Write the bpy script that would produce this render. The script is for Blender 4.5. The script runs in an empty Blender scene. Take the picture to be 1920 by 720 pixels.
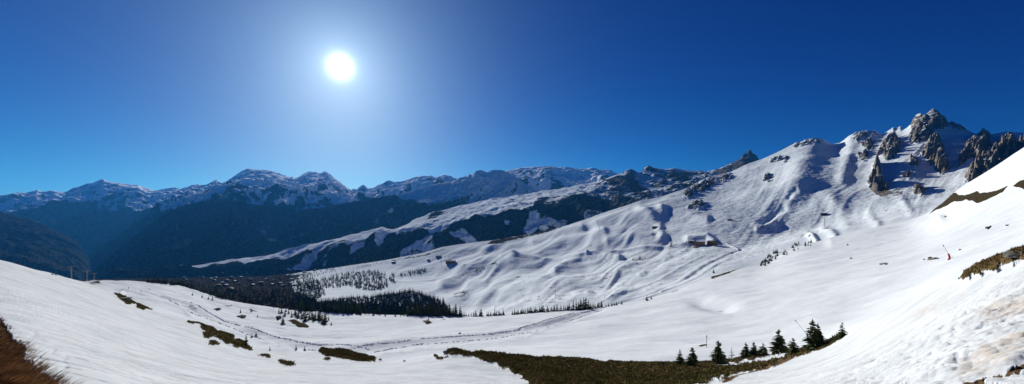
import bpy, math, random, time
import numpy as np
from mathutils import Vector, Matrix
R = math.radians
FP = 760.0; CX = 960.0; HY = 420.0          # focal length, centre column and eye level, in photo pixels
SC = bpy.context.scene
COL = SC.collection
rng = np.random.default_rng(7); random.seed(7)
T0 = time.time()

def ray(px, py): return Vector(((px-CX)/FP, 1.0, (HY-py)/FP))
def at(px, py, Y): return ray(px, py)*Y
SUN = ray(638, 125).normalized()
SUN_EL = math.asin(SUN.z); SUN_AZ = math.atan2(SUN.x, SUN.y)   # azimuth from +Y towards +X

# ------------------------------------------------------------------ noise
_perm = np.random.default_rng(3).permutation(512).astype(np.int32)
_perm = np.concatenate([_perm, _perm, _perm[:4]])
_ang = np.random.default_rng(5).random(512)*2*np.pi
_gx = np.cos(_ang).astype(np.float32); _gy = np.sin(_ang).astype(np.float32)
def perlin(x, y, seed=0):
    x = np.asarray(x, dtype=np.float64)+seed*17.31; y = np.asarray(y, dtype=np.float64)+seed*9.17
    xf = np.floor(x); yf = np.floor(y)
    xi = xf.astype(np.int64) & 511; yi = yf.astype(np.int64) & 511
    fx = (x-xf).astype(np.float32); fy = (y-yf).astype(np.float32)
    xj = (xi+1) & 511; yj = (yi+1) & 511
    def g(a, b, dx, dy):
        h = _perm[_perm[a]+b]
        return _gx[h]*dx+_gy[h]*dy
    u = fx*fx*fx*(fx*(fx*6-15)+10); v = fy*fy*fy*(fy*(fy*6-15)+10)
    n00 = g(xi, yi, fx, fy); n10 = g(xj, yi, fx-1, fy); n01 = g(xi, yj, fx, fy-1); n11 = g(xj, yj, fx-1, fy-1)
    a = n00+u*(n10-n00); b = n01+u*(n11-n01)
    return (a+v*(b-a))*1.5
def fbm(x, y, L, oct=5, seed=0, gain=.5):
    s = 0; a = 1; f = 1.0/L
    for k in range(oct):
        s = s+a*perlin(x*f, y*f, seed+k); a *= gain; f *= 2.03
    return s
def ridged(x, y, L, oct=6, seed=0, gain=.5):
    s = 0; a = 1; f = 1.0/L; w = 1.0; tot = 0
    for k in range(oct):
        n = 1-np.abs(perlin(x*f, y*f, seed+k)); n = n*n
        s = s+a*n*w; tot += a
        w = np.clip(n*1.5, 0, 1); a *= gain; f *= 2.07
    return s/tot
def sstep(a, b, x):
    t = np.clip((x-a)/(b-a), 0, 1); return t*t*(3-2*t)

# ------------------------------------------------------------------ interpolation
def pchip_m(xs, ys):            # tangents, along axis 0
    h = np.diff(xs); d = np.diff(ys, axis=0)/h.reshape((-1,)+(1,)*(ys.ndim-1))
    m = np.zeros_like(ys)
    m[0] = d[0]; m[-1] = d[-1]
    a = d[:-1]; b = d[1:]
    ok = (a*b) > 0
    m[1:-1] = np.where(ok, 2*a*b/np.where(ok, a+b, 1), 0)
    return m
def pchip(xs, ys, q):
    xs = np.asarray(xs, float); ys = np.asarray(ys, float); m = pchip_m(xs, ys)
    q = np.clip(q, xs[0], xs[-1]); i = np.clip(np.searchsorted(xs, q, side='right')-1, 0, len(xs)-2)
    h = xs[i+1]-xs[i]; t = (q-xs[i])/h
    sh = (-1,)+(1,)*(ys.ndim-1); h = h.reshape(sh); t = t.reshape(sh)
    return ys[i]*(1+2*t)*(1-t)**2+h*m[i]*t*(1-t)**2+ys[i+1]*t*t*(3-2*t)+h*m[i+1]*t*t*(t-1)
def curve(pts, xs, sharp=False):
    """pts: (x, y[, Y]); missing Y is interpolated"""
    px = np.array([p[0] for p in pts], float); py = np.array([p[1] for p in pts], float)
    dx = np.array([p[0] for p in pts if len(p) > 2], float); dY = np.array([math.log(p[2]) for p in pts if len(p) > 2])
    y = np.interp(xs, px, py) if sharp else pchip(px, py, xs)
    return y, pchip(dx, dY, xs)

class Ctx: pass
def gsm(a, sig):
    r = int(sig*3)+1; k = np.exp(-.5*(np.arange(-r, r+1)/sig)**2); k /= k.sum()
    e = np.concatenate([a[0]+(a[1]-a[0])*np.arange(-r, 0), a, a[-1]+(a[-1]-a[-2])*np.arange(1, r+1)])
    return np.convolve(e, k, 'valid')
SHEETS = {}
def sheet(name, curves, x0, x1, dx, rows, disp, mat, kind='structure', attrs=None, sm=14, rw=.10, crisp=True):
    """curves: list of (pts, sharp). rows: rows between successive curves.
       A heightfield patch: screen-true base surface, then displaced vertically by disp(ctx) in metres."""
    xs = np.arange(x0, x1+dx*.5, dx, dtype=float); nc = len(xs)
    ys = []; Ls = []
    for pts, sharp in curves:
        y, L = curve(pts, xs, sharp); ys.append(y); Ls.append(L)
    k = np.arange(len(curves), dtype=float)
    res = {}
    for i, (pts, sharp) in enumerate(curves):      # broad shape smoothed; the crisp crest line is put back near the crest only
        Ls[i] = gsm(Ls[i], sm/dx)
        y2 = gsm(ys[i], sm/dx)
        if sharp or (i and curves[i-1][1]): res[i] = ys[i]-y2
        ys[i] = y2
    ys = np.array(ys); Ls = np.array(Ls)
    q = np.concatenate([np.linspace(i, i+1, r, endpoint=False) for i, r in enumerate(rows)]+[[float(len(rows))]])
    P = pchip(k, ys, q); L = pchip(k, Ls, q)
    ri = [i for i, (p, sh) in enumerate(curves) if sh][0]
    if crisp:                                   # a sharp crest instead of a rounded one
        fr = q <= ri
        P[fr] = pchip(k[:ri+1], ys[:ri+1], q[fr]); L[fr] = pchip(k[:ri+1], Ls[:ri+1], q[fr])
        tb = (q[~fr]-ri)[:, None]; P[~fr] = ys[ri]+(ys[ri+1]-ys[ri])*tb; L[~fr] = Ls[ri]+(Ls[ri+1]-Ls[ri])*tb
    tq = q-ri
    wq = np.where(tq > 0, 1.0, np.exp(-np.abs(tq)/rw)*(1-sstep(0, 4*rw, -tq)))
    P = P+wq[:, None]*res[ri][None, :]
    Y = np.exp(L); c = Ctx()
    c.px = np.broadcast_to(xs, P.shape); c.py = P; c.s = np.broadcast_to(q[:, None], P.shape)
    c.X = (c.px-CX)/FP*Y; c.Y = Y; c.Z = (HY-P)/FP*Y
    c.m1 = np.zeros_like(Y); c.m2 = np.zeros_like(Y); c.m3 = np.zeros_like(Y)
    dz = disp(c)
    Z = c.Z+dz
    nr = len(q)
    # slope for the masks
    c.Zf = Z
    if attrs: attrs(c)
    co = np.stack([c.X, c.Y, Z], -1).astype(np.float32).reshape(-1)
    idx = np.arange(nr*nc).reshape(nr, nc)
    quads = np.stack([idx[:-1, :-1], idx[:-1, 1:], idx[1:, 1:], idx[1:, :-1]], -1).reshape(-1, 4)
    me = bpy.data.meshes.new(name)
    me.vertices.add(nr*nc); me.vertices.foreach_set('co', co)
    me.loops.add(quads.size); me.loops.foreach_set('vertex_index', quads.reshape(-1).astype(np.int32))
    nq = len(quads)
    me.polygons.add(nq); me.polygons.foreach_set('loop_start', np.arange(0, nq*4, 4, dtype=np.int32))
    me.polygons.foreach_set('use_smooth', np.ones(nq, dtype=bool))
    me.update()
    for an in ('m1', 'm2', 'm3'):
        a = me.attributes.new(an, 'FLOAT', 'POINT'); a.data.foreach_set('value', getattr(c, an).astype(np.float32).reshape(-1))
    me.materials.append(mat)
    o = bpy.data.objects.new(name, me); COL.objects.link(o)
    if kind: o['kind'] = kind
    SHEETS[name] = c
    print(name, nr, nc, round(time.time()-T0, 1))
    return o
def slope_of(c):
    """gradient magnitude of the displaced sheet by finite differences on the skewed grid"""
    def d(a, ax): return np.gradient(a, axis=ax)
    Xi, Xj = d(c.X, 0), d(c.X, 1); Yi, Yj = d(c.Y, 0), d(c.Y, 1); Zi, Zj = d(c.Zf, 0), d(c.Zf, 1)
    det = Xi*Yj-Xj*Yi; det = np.where(np.abs(det) < 1e-9, 1e-9, det)
    gx = (Zi*Yj-Zj*Yi)/det; gy = (Xi*Zj-Xj*Zi)/det
    return gx, gy
def pdist(c, line, closed=False, sx=1.0, sy=1.0, pad=120):
    """distance in photo pixels from each vertex to a polyline (big outside its padded box)"""
    L = np.array(line, float); out = np.full(c.px.shape, 1e6)
    lo = L.min(0)-pad; hi = L.max(0)+pad
    sel = (c.px > lo[0]) & (c.px < hi[0]) & (c.py > lo[1]) & (c.py < hi[1])
    if not sel.any(): return out
    x = c.px[sel]; y = c.py[sel]; best = np.full(x.shape, 1e9)
    seg = list(zip(L[:-1], L[1:]))+([(L[-1], L[0])] if closed else [])
    for a, b in seg:
        ab = b-a; l2 = (ab[0]*sx)**2+(ab[1]*sy)**2+1e-9
        t = np.clip(((x-a[0])*ab[0]*sx*sx+(y-a[1])*ab[1]*sy*sy)/l2, 0, 1)
        best = np.minimum(best, np.hypot((x-a[0]-t*ab[0])*sx, (y-a[1]-t*ab[1])*sy))
    out[sel] = best
    return out
def sdpoly(c, poly, pad=60):
    """signed distance, positive inside"""
    d = pdist(c, poly, True, pad=pad); L = np.array(poly, float)
    ins = np.zeros(c.px.shape, bool)
    sel = d < 1e5
    x = c.px[sel]; y = c.py[sel]; w = np.zeros(x.shape, bool)
    for a, b in zip(L, np.roll(L, -1, 0)):
        if a[1] == b[1]: continue
        cr = ((a[1] > y) != (b[1] > y)) & (x < (b[0]-a[0])*(y-a[1])/(b[1]-a[1])+a[0])
        w ^= cr
    ins[sel] = w
    return np.where(ins, d, -d)
def polymask(c, poly, soft): return np.clip(.5+sdpoly(c, poly, soft*2+4)/(2*soft), 0, 1)
def bump(c, line, w, h, sx=1., sy=1.): return h*np.exp(-(pdist(c, line, sx=sx, sy=sy, pad=w*4/min(sx, sy))/w)**2)

# ------------------------------------------------------------------ materials
def newmat(name):
    m = bpy.data.materials.new(name); m.use_nodes = True; nt = m.node_tree; nt.nodes.clear()
    out = nt.nodes.new('ShaderNodeOutputMaterial'); b = nt.nodes.new('ShaderNodeBsdfPrincipled')
    nt.links.new(b.outputs[0], out.inputs[0]); b.inputs['Roughness'].default_value = .8
    b.inputs['Specular IOR Level'].default_value = .2
    return m, nt, b
class G:
    def __init__(s, nt): s.nt = nt; s.tc = nt.nodes.new('ShaderNodeTexCoord')
    def set(s, sock, v):
        if isinstance(v, (int, float)): sock.default_value = v
        elif isinstance(v, (tuple, list)): sock.default_value = (*v, 1) if (len(v) == 3 and sock.type == 'RGBA') else v
        else: s.nt.links.new(v, sock)
    def math(s, op, a, b=0., c=None, clamp=False):
        n = s.nt.nodes.new('ShaderNodeMath'); n.operation = op; n.use_clamp = clamp
        s.set(n.inputs[0], a); s.set(n.inputs[1], b)
        if c is not None: s.set(n.inputs[2], c)
        return n.outputs[0]
    def mul_vec(s, v, k):
        n = s.nt.nodes.new('ShaderNodeVectorMath'); n.operation = 'MULTIPLY'
        s.nt.links.new(v, n.inputs[0]); n.inputs[1].default_value = k; return n.outputs[0]
    def noise(s, scale, detail=6., rough=.55, stretch=None, dist=0., coord=None):
        n = s.nt.nodes.new('ShaderNodeTexNoise'); n.inputs['Scale'].default_value = scale
        n.inputs['Detail'].default_value = detail; n.inputs['Roughness'].default_value = rough
        n.inputs['Distortion'].default_value = dist
        v = coord or s.tc.outputs['Object']
        if stretch: v = s.mul_vec(v, stretch)
        s.nt.links.new(v, n.inputs['Vector']); return n.outputs[0]
    def vor(s, scale, stretch=None):
        n = s.nt.nodes.new('ShaderNodeTexVoronoi'); n.inputs['Scale'].default_value = scale
        v = s.tc.outputs['Object']
        if stretch: v = s.mul_vec(v, stretch)
        s.nt.links.new(v, n.inputs['Vector']); return n.outputs['Distance']
    def attr(s, name):
        n = s.nt.nodes.new('ShaderNodeAttribute'); n.attribute_name = name; return n.outputs['Fac']
    def ramp(s, x, a, b):
        n = s.nt.nodes.new('ShaderNodeMapRange'); n.interpolation_type = 'SMOOTHSTEP'; n.clamp = True
        s.set(n.inputs[0], x); n.inputs[1].default_value = a; n.inputs[2].default_value = b
        return n.outputs[0]
    def mix(s, f, a, b, mode='MIX'):
        n = s.nt.nodes.new('ShaderNodeMix'); n.data_type = 'RGBA'; n.blend_type = mode
        s.set(n.inputs['Factor'], f)
        s.set(n.inputs[6], a); s.set(n.inputs[7], b); return n.outputs[2]
    def bump(s, h, dist, strength=1., normal=None):
        n = s.nt.nodes.new('ShaderNodeBump'); n.inputs['Distance'].default_value = dist; n.inputs['Strength'].default_value = strength
        s.set(n.inputs['Height'], h)
        if normal is not None: s.nt.links.new(normal, n.inputs['Normal'])
        return n.outputs[0]

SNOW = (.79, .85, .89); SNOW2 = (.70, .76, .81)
def terrain_mat(name, scale, dark, dark2, rock, rock2, edge=.5, bump_d=1., snow_a=SNOW, snow_b=SNOW2, stain=(.46, .36, .27), sn_scale=None, snow_bump=.12, stretch=None):
    """snow ground; m1 = vegetation / bare earth, m2 = rock, m3 = stained snow. scale = detail per metre"""
    m, nt, b = newmat(name); g = G(nt)
    n1 = g.noise(scale, 8, .62, stretch); n2 = g.noise(scale*4.3, 6, .6, stretch); n3 = g.noise(scale*.31, 4, .5)
    snow = g.mix(g.ramp(n3, .3, .7), snow_a, snow_b)
    st = g.ramp(g.math('ADD', g.attr('m3'), g.math('MULTIPLY', g.math('SUBTRACT', g.math('ADD', g.math('MULTIPLY', n1, .5), g.math('MULTIPLY', n2, .5)), .5), 3.2)), .35, 1.15)
    snow = g.mix(g.math('MULTIPLY', st, .62), snow, stain)
    dk = g.mix(g.ramp(n2, .35, .65), dark, dark2)
    rk = g.mix(g.ramp(g.noise(scale*2.5, 8, .65, (1, 1, .35)), .35, .65), rock, rock2)
    f1 = g.ramp(g.math('ADD', g.attr('m1'), g.math('MULTIPLY', g.math('SUBTRACT', g.math('ADD', g.math('MULTIPLY', n1, .6), g.math('MULTIPLY', n2, .4)), .5), edge*2.5)), .42, .56)
    f2 = g.ramp(g.math('ADD', g.attr('m2'), g.math('MULTIPLY', g.math('SUBTRACT', n1, .5), edge*2.5)), .42, .56)
    c = g.mix(f1, snow, dk); c = g.mix(f2, c, rk)
    nt.links.new(c, b.inputs['Base Color'])
    h = g.math('ADD', g.math('MULTIPLY', n1, 1.), g.math('MULTIPLY', n2, .35))
    f12 = g.math('MAXIMUM', f1, f2)
    amt = g.math('ADD', snow_bump, g.math('MULTIPLY', f12, 1-snow_bump))
    nt.links.new(g.bump(g.math('MULTIPLY', h, amt), bump_d), b.inputs['Normal'])
    b.inputs['Roughness'].default_value = .9; b.inputs['Specular IOR Level'].default_value = 0.
    return m
FOREST = (.005, .009, .009); FOREST2 = (.045, .050, .050); ROCKA = (.12, .105, .09); ROCKB = (.24, .21, .175)
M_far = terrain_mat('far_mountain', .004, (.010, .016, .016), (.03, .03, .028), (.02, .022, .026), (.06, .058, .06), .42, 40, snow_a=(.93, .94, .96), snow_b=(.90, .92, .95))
M_mid = terrain_mat('mid_mountain', .009, FOREST, FOREST2, (.05, .047, .045), (.14, .125, .115), .5, 14)
M_right = terrain_mat('right_mountain', .022, (.018, .018, .014), (.06, .048, .034), ROCKA, ROCKB, .45, 3)
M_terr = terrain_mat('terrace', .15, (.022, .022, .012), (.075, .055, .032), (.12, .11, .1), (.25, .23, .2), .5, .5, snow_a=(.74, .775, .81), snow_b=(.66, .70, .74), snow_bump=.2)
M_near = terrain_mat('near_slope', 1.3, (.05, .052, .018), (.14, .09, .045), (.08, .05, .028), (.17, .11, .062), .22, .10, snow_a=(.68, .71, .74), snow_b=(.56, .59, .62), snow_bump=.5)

# ------------------------------------------------------------------ the layers, far to near
def shift(pts, dy, ky=1., Y=None): return [(p[0], p[1]+dy)+((p[2]*ky,) if len(p) > 2 else ()) for p in pts]
def mountain_disp(L, amp, ridge_i, seed, st=2.2, hf=.18):
    def f(c):
        x = c.X; y = c.Y/st
        wx = fbm(c.X, c.Y, L*1.4, 3, seed+40)*L*.35
        n = ridged(x+wx, y, L, 6, seed)-.45
        n2 = fbm(c.X, c.Y, L*.16, 5, seed+9)
        t = np.clip(c.s/ridge_i, 0, 1)
        w = np.clip(np.sin(np.clip(t, 0, 1)*np.pi)**.7, 0, 1)+.05
        w = np.where(c.s > ridge_i, .3, w)
        w2 = .25+.75*w
        c.n = n; c.n2 = n2
        return amp*(n*w+hf*n2*w2*.6)
    return f
def mk_attr(snowline, slope_k, seed, soft=20, polys=(), open_polys=(), L=900, lo=.7, hi=1.15, rk=None):
    def f(c):
        gx, gy = slope_of(c); sl = np.hypot(gx, gy)
        n = fbm(c.X, c.Y, L, 5, seed+70)
        sy = np.interp(c.px[0], [p[0] for p in snowline], [p[1] for p in snowline])[None, :]
        c.m1 = np.clip(.5+(c.py-sy+n*soft)/(soft*1.2), 0, 1)
        c.m2 = sstep(lo, hi, sl*slope_k+n*.18)
        if rk:
            r = ridged(c.X+n*60, c.Y/1.7, rk[0], 5, seed+81, .6)+.22*(sl-.6)
            c.m2 = np.maximum(c.m2*.8, sstep(rk[1], rk[2], r))
        for p, v in polys: c.m1 = np.maximum(c.m1, v*polymask(c, p, 4))
        for p, v in open_polys:
            k = 1-polymask(c, p, 16)*v*(.7+.9*ridged(c.X, c.Y/3, 260, 3, seed+88))
            c.m1 = c.m1*k; c.m2 = c.m2*k
    return f

A1r = [(-450, 365, 15000), (-200, 360), (-100, 366), (0, 370, 15000), (20, 364), (35, 361), (50, 364), (70, 357), (85, 361), (95, 357), (108, 360), (120, 361), (135, 353), (150, 349), (165, 344), (175, 342), (188, 336, 15000), (195, 337), (205, 341), (220, 343), (235, 345), (248, 347), (258, 345), (268, 352), (277, 353), (290, 359), (300, 357), (315, 355), (330, 352), (345, 358), (400, 365, 16000)]
sheet('mountain_range', [([(-450, 520, 8500), (400, 520, 8500)], False), ([(-450, 425, 12000), (0, 402, 10300), (100, 415, 10000), (160, 440, 9800), (250, 410, 10300), (400, 410, 10600)], False), (A1r, True), (shift(A1r, 60, 1.15), False)],
      -450, 400, 1.6, [70, 110, 12], mountain_disp(2200, 700, 2, 1, 1.5, .28), M_far,
      attrs=mk_attr([(-450, 400), (0, 408), (40, 402), (100, 388), (160, 386), (200, 398), (260, 395), (400, 405)], .75, 1, 12, lo=1.25, hi=1.7, rk=(900, .68, .80)))
A3r = [(500, 380, 14000), (655, 362), (662, 352), (668, 357), (675, 350), (682, 347), (690, 353), (700, 352), (712, 346), (722, 341), (728, 338), (735, 341), (750, 342), (765, 336), (780, 332), (795, 329), (808, 330), (818, 333), (822, 330), (832, 327), (845, 330), (860, 335), (880, 334), (940, 322), (955, 319), (970, 316), (985, 314), (1005, 313, 13500), (1020, 312), (1030, 311), (1045, 314), (1060, 313), (1080, 316), (1100, 317), (1110, 315), (1130, 319), (1145, 319), (1160, 326), (1200, 335), (1260, 345), (1400, 350, 14000)]
sheet('glacier_range', [([(500, 450, 9000), (1400, 430, 9000)], False), (shift(A3r, 36, .76), False), (A3r, True), (shift(A3r, 60, 1.15), False)],
      500, 1400, 1.6, [60, 80, 12], mountain_disp(1600, 420, 2, 5, 1.4, .25), M_far,
      attrs=mk_attr([(500, 400), (700, 385), (900, 380), (1400, 380)], .75, 5, 10, lo=1.1, hi=1.5, rk=(800, .66, .78)))
A2r = [(60, 560, 9000), (120, 500), (160, 466, 9500), (200, 434), (250, 405, 10000), (300, 372, 10500), (320, 364), (345, 352), (365, 347), (373, 346), (380, 349, 11000), (388, 347), (395, 342), (405, 336), (412, 341), (420, 344), (440, 330), (455, 320), (465, 316, 11500), (475, 318), (490, 319), (510, 320), (520, 324), (545, 334), (547, 331), (552, 335), (560, 333), (570, 326), (582, 320), (588, 323), (600, 325), (607, 321), (613, 323), (620, 328), (640, 344), (655, 356, 11500), (670, 365), (700, 372), (760, 385, 11500)]
sheet('snowy_peaks', [([(60, 600, 6800), (760, 520, 6800)], False), ([(60, 575, 8600), (160, 500, 8600), (250, 440, 8200), (350, 400, 8000), (450, 385, 8000), (600, 385, 8000), (700, 392, 8300), (760, 400, 8500)], False), (shift(A2r, 0, 1.38), True), (shift(A2r, 60, 1.6), False)],
      60, 760, 1.5, [60, 130, 12], mountain_disp(1500, 520, 2, 11, 1.9, .28), M_far,
      attrs=mk_attr([(60, 520), (200, 400), (270, 392), (330, 400), (400, 402), (500, 395), (620, 395), (700, 380), (760, 380)], .75, 11, 10, lo=1.3, hi=1.7, rk=(700, .67, .79)))
BLr = [(-450, 330, 6500), (-250, 355), (-150, 372), (0, 397, 6500), (60, 413), (100, 430), (130, 445), (150, 458, 6500), (160, 473), (172, 500), (190, 530, 6000), (230, 580, 6000)]
sheet('dark_hillside', [(shift(BLr, 170, .5), False), (shift(BLr, 70, .78), False), (BLr, True), (shift(BLr, 60, 1.2), False)],
      -450, 230, 1.7, [60, 90, 8], mountain_disp(900, 230, 2, 21, 1.8), M_mid,
      attrs=mk_attr([(-450, 300), (230, 300)], .3, 21, 10))
Br = [(100, 570, 6000), (150, 525, 6000), (180, 502), (250, 445, 6300), (300, 407, 6600), (325, 394), (350, 385), (380, 377), (410, 375, 7000), (440, 377), (480, 383), (520, 388), (560, 392, 7000), (600, 390), (640, 382), (680, 376, 7500), (720, 368), (760, 362), (790, 352, 8000), (820, 345), (850, 340), (868, 332), (874, 330), (877, 332), (880, 326), (884, 329), (893, 320, 8500), (903, 319), (912, 323), (925, 319), (940, 318, 8600), (950, 322), (965, 330), (985, 345), (1010, 360), (1060, 375), (1150, 400, 8600)]
sheet('forested_mountain', [([(100, 620, 4200), (340, 560, 4400), (560, 520, 4600), (720, 480, 5000), (900, 430, 6000), (1150, 430, 6500)], False),
      ([(100, 590, 5000), (180, 545, 5000), (250, 500, 5200), (340, 450, 5400), (410, 440, 5500), (560, 445, 5700), (720, 420, 6100), (800, 400, 6600), (900, 375, 7300), (1000, 385, 7500), (1150, 410, 7500)], False),
      (Br, True), (shift(Br, 60, 1.2), False)],
      100, 1150, 1.4, [80, 130, 10], mountain_disp(900, 300, 2, 31, 2.0), M_mid,
      attrs=mk_attr([(100, 300), (600, 300), (660, 330), (720, 372), (800, 385), (860, 375), (900, 380), (1150, 380)], .5, 31, 14, open_polys=[
          ([(480, 395), (500, 400), (520, 430), (545, 460), (520, 470), (480, 440)], .40), ([(320, 430), (340, 440), (335, 470), (305, 490)], .40), ([(700, 385), (760, 380), (740, 420), (690, 430)], .40)], lo=.7, hi=1.1))

Cr = [(200, 512, 4200), (300, 506), (340, 501, 4200), (400, 492), (500, 478), (560, 463), (620, 448, 4300), (680, 434), (715, 427, 4600), (735, 429), (760, 422), (800, 403), (830, 393), (860, 386), (900, 376, 6000), (950, 369), (1000, 363, 6500), (1040, 356), (1070, 350), (1100, 344), (1130, 337), (1155, 328), (1165, 325), (1175, 320), (1183, 317, 6800), (1190, 321), (1201, 327), (1207, 315), (1216, 309, 7200), (1228, 315), (1245, 318), (1265, 315), (1280, 319), (1300, 320), (1320, 322), (1340, 319), (1360, 312), (1375, 304), (1386, 300), (1393, 290), (1400, 287), (1403, 283, 7500), (1407, 280), (1411, 287), (1418, 291), (1423, 299), (1440, 312), (1500, 330, 7500)]
def Cdisp(c):
    d = mountain_disp(700, 150, 3, 41, 1.4)(c)
    # the plateau stays smooth, the summits are rugged
    rug = sstep(1010, 1150, c.px)*sstep(1.9, 2.4, c.s)
    flat = sstep(1.85, 2.1, c.s)*(1-rug)
    d = d*(1-.72*flat)+rug*60*(ridged(c.X, c.Y, 500, 5, 44)-.5)*np.where(c.s > 2.9, .35, 1)
    t = fbm(c.X*1.0, c.Y*.5, 260, 4, 47)*22*flat
    return d+t
def Cattr(c):
    gx, gy = slope_of(c); sl = np.hypot(gx, gy); n = fbm(c.X, c.Y, 300, 5, 48)
    c.m1 = np.zeros_like(c.X)
    edge = np.interp(c.px[0], [200, 340, 420, 500, 560, 620, 680, 715, 745, 780, 830, 870, 920, 960, 990, 1010, 1060, 1120, 1180, 1500], [507, 505, 500, 487, 478, 462, 449, 441, 441, 430, 429, 413, 404, 400, 392, 372, 371, 368, 376, 420])[None, :]
    c.m1 = np.clip(.5+(c.py-edge+n*7)/9, 0, 1)
    c.m1 *= 1-.8*polymask(c, [(980, 440), (995, 395), (1015, 420), (1040, 425), (1060, 440)], 6)*(n > -.2)
    c.m1 *= 1-.75*polymask(c, [(840, 440), (870, 432), (900, 445), (880, 455), (850, 452)], 5)
    c.m1 *= 1-.62*sstep(.12, .5, fbm(c.X, c.Y/2.2, 420, 4, 49))*(c.s > 1.0)
    c.m1 *= 1-.75*polymask(c, [(705, 440), (725, 440), (712, 470), (700, 462)], 4)
    c.m1 = np.maximum(c.m1, .62*polymask(c, [(795, 420), (805, 400), (860, 378), (880, 384), (840, 395), (820, 410)], 4)*(n > -.1))
    c.m1 = np.maximum(c.m1, .47*polymask(c, [(1000, 375), (1180, 335), (1260, 380), (1190, 410), (1050, 430)], 12))
    c.m2 = sstep(.5, .85, sl+n*.15)*sstep(1080, 1140, c.px)
    c.m2 = np.maximum(c.m2, .75*polymask(c, [(1105, 352), (1140, 336), (1165, 328), (1184, 322), (1200, 340), (1215, 350), (1196, 372), (1180, 352), (1150, 352), (1135, 345)], 4))
    c.m2 = np.maximum(c.m2, .75*polymask(c, [(1205, 320), (1216, 309), (1235, 317), (1230, 325)], 3))
    c.m2 = np.maximum(c.m2, .72*polymask(c, [(1325, 325), (1360, 312), (1403, 282), (1425, 298), (1420, 318), (1380, 322), (1340, 330)], 4))
    c.m2 = np.maximum(c.m2, .7*polymask(c, [(1240, 330), (1262, 318), (1300, 325), (1290, 345), (1265, 340)], 5))
sheet('plateau_ridge', [([(200, 570, 3500), (500, 550, 3500), (720, 530, 3400), (930, 490, 3400), (1200, 420, 3800), (1330, 385, 4600), (1500, 350, 5200)], False),
      ([(200, 535, 3700), (340, 530, 3650), (500, 512, 3650), (720, 492, 3600), (930, 452, 3700), (1060, 430, 4000), (1200, 390, 4300), (1330, 352, 5100), (1500, 338, 5700)], False),
      ([(200, 513, 4000), (340, 506, 4000), (500, 490, 3950), (620, 465, 3950), (720, 440, 4050), (800, 430, 4100), (870, 413, 4300), (930, 402, 4400), (1000, 390, 4600), (1100, 376, 4900), (1200, 362, 5200), (1330, 338, 6000), (1500, 333, 6400)], False),
      (Cr, True), (shift(Cr, 60, 1.2), False)], 200, 1500, 1.3, [40, 90, 130, 10], Cdisp, M_mid, attrs=Cattr)

# the ski slopes and the rocky mountain on the right
Dr = [(150, 524, 3000), (340, 521, 3000), (500, 518, 2900), (600, 506, 2750), (640, 500), (720, 488, 2650), (790, 475), (830, 463, 2650), (880, 456), (930, 450, 2700), (1000, 438), (1060, 425, 2800), (1130, 400), (1200, 376, 3200), (1240, 369), (1260, 362, 3300), (1290, 352), (1310, 340), (1330, 332, 3800), (1370, 322), (1400, 308, 4050), (1430, 298), (1460, 284, 4250), (1485, 272), (1492, 268), (1500, 269), (1512, 264), (1530, 263, 4450), (1545, 265), (1560, 271), (1575, 268), (1595, 255), (1600, 252, 4400), (1606, 248), (1620, 246), (1640, 245), (1655, 252), (1665, 245), (1675, 238), (1678, 242), (1689, 236), (1691, 243, 4300), (1700, 240), (1708, 232), (1712, 222), (1718, 215), (1727, 212), (1733, 217), (1738, 215), (1743, 208), (1750, 202, 4100), (1754, 208), (1757, 206), (1765, 217), (1773, 222), (1777, 232), (1785, 227), (1790, 231), (1800, 233), (1810, 242), (1817, 245), (1830, 252, 3600), (1838, 246), (1843, 239), (1848, 242), (1855, 252), (1870, 250), (1885, 247, 3300), (1900, 248), (1920, 249, 3100), (2100, 240), (2400, 250, 2500)]
CRAGS = [
 [(1707, 266), (1709, 240), (1715, 222), (1728, 211), (1735, 216), (1750, 201), (1762, 212), (1774, 222), (1778, 234), (1766, 241), (1752, 241), (1745, 251), (1735, 262), (1722, 269)],
 [(1727, 290), (1740, 268), (1752, 252), (1762, 258), (1766, 280), (1775, 300), (1783, 312), (1765, 326), (1755, 318), (1745, 305)],
 [(1644, 291), (1655, 270), (1670, 250), (1680, 256), (1688, 270), (1687, 285), (1672, 296), (1660, 300), (1660, 283)],
 [(1612, 270), (1625, 255), (1640, 262), (1642, 275), (1630, 283)],
 [(1607, 293), (1622, 283), (1632, 290), (1620, 299)],
 [(1598, 264), (1602, 250), (1618, 245), (1642, 243), (1647, 251), (1625, 255), (1610, 262)],
 [(1703, 303), (1712, 294), (1722, 303), (1716, 312), (1706, 311)],
 [(1629, 332), (1636, 322), (1641, 307), (1647, 308), (1651, 322), (1658, 342), (1666, 354), (1655, 361), (1640, 357), (1630, 346)],
 [(1690, 326), (1710, 322), (1706, 333), (1695, 331)],
 [(1713, 355), (1722, 351), (1736, 360), (1728, 370), (1716, 367)],
 [(1797, 313), (1805, 290), (1820, 270), (1835, 256), (1845, 240), (1855, 254), (1858, 275), (1848, 286), (1842, 300), (1830, 304), (1825, 292), (1812, 302)],
 [(1808, 347), (1815, 325), (1835, 305), (1855, 290), (1870, 270), (1895, 254), (1905, 268), (1920, 262), (2100, 252), (2300, 250), (2300, 300), (1950, 285), (1905, 292), (1870, 318), (1840, 340)],
 [(1780, 236), (1786, 228), (1800, 234), (1815, 246), (1800, 246)],
 [(1488, 277), (1492, 267), (1512, 263), (1530, 264), (1540, 274), (1520, 274), (1505, 276)],
 [(1278, 368), (1300, 345), (1332, 332), (1368, 325), (1376, 334), (1342, 344), (1318, 360), (1290, 372)],
 [(1440, 306), (1450, 296), (1478, 294), (1476, 302), (1455, 300)],
 [(1428, 330), (1442, 325), (1450, 328), (1438, 337)],
 [(1288, 390), (1305, 378), (1322, 382), (1312, 392)],
]
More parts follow.
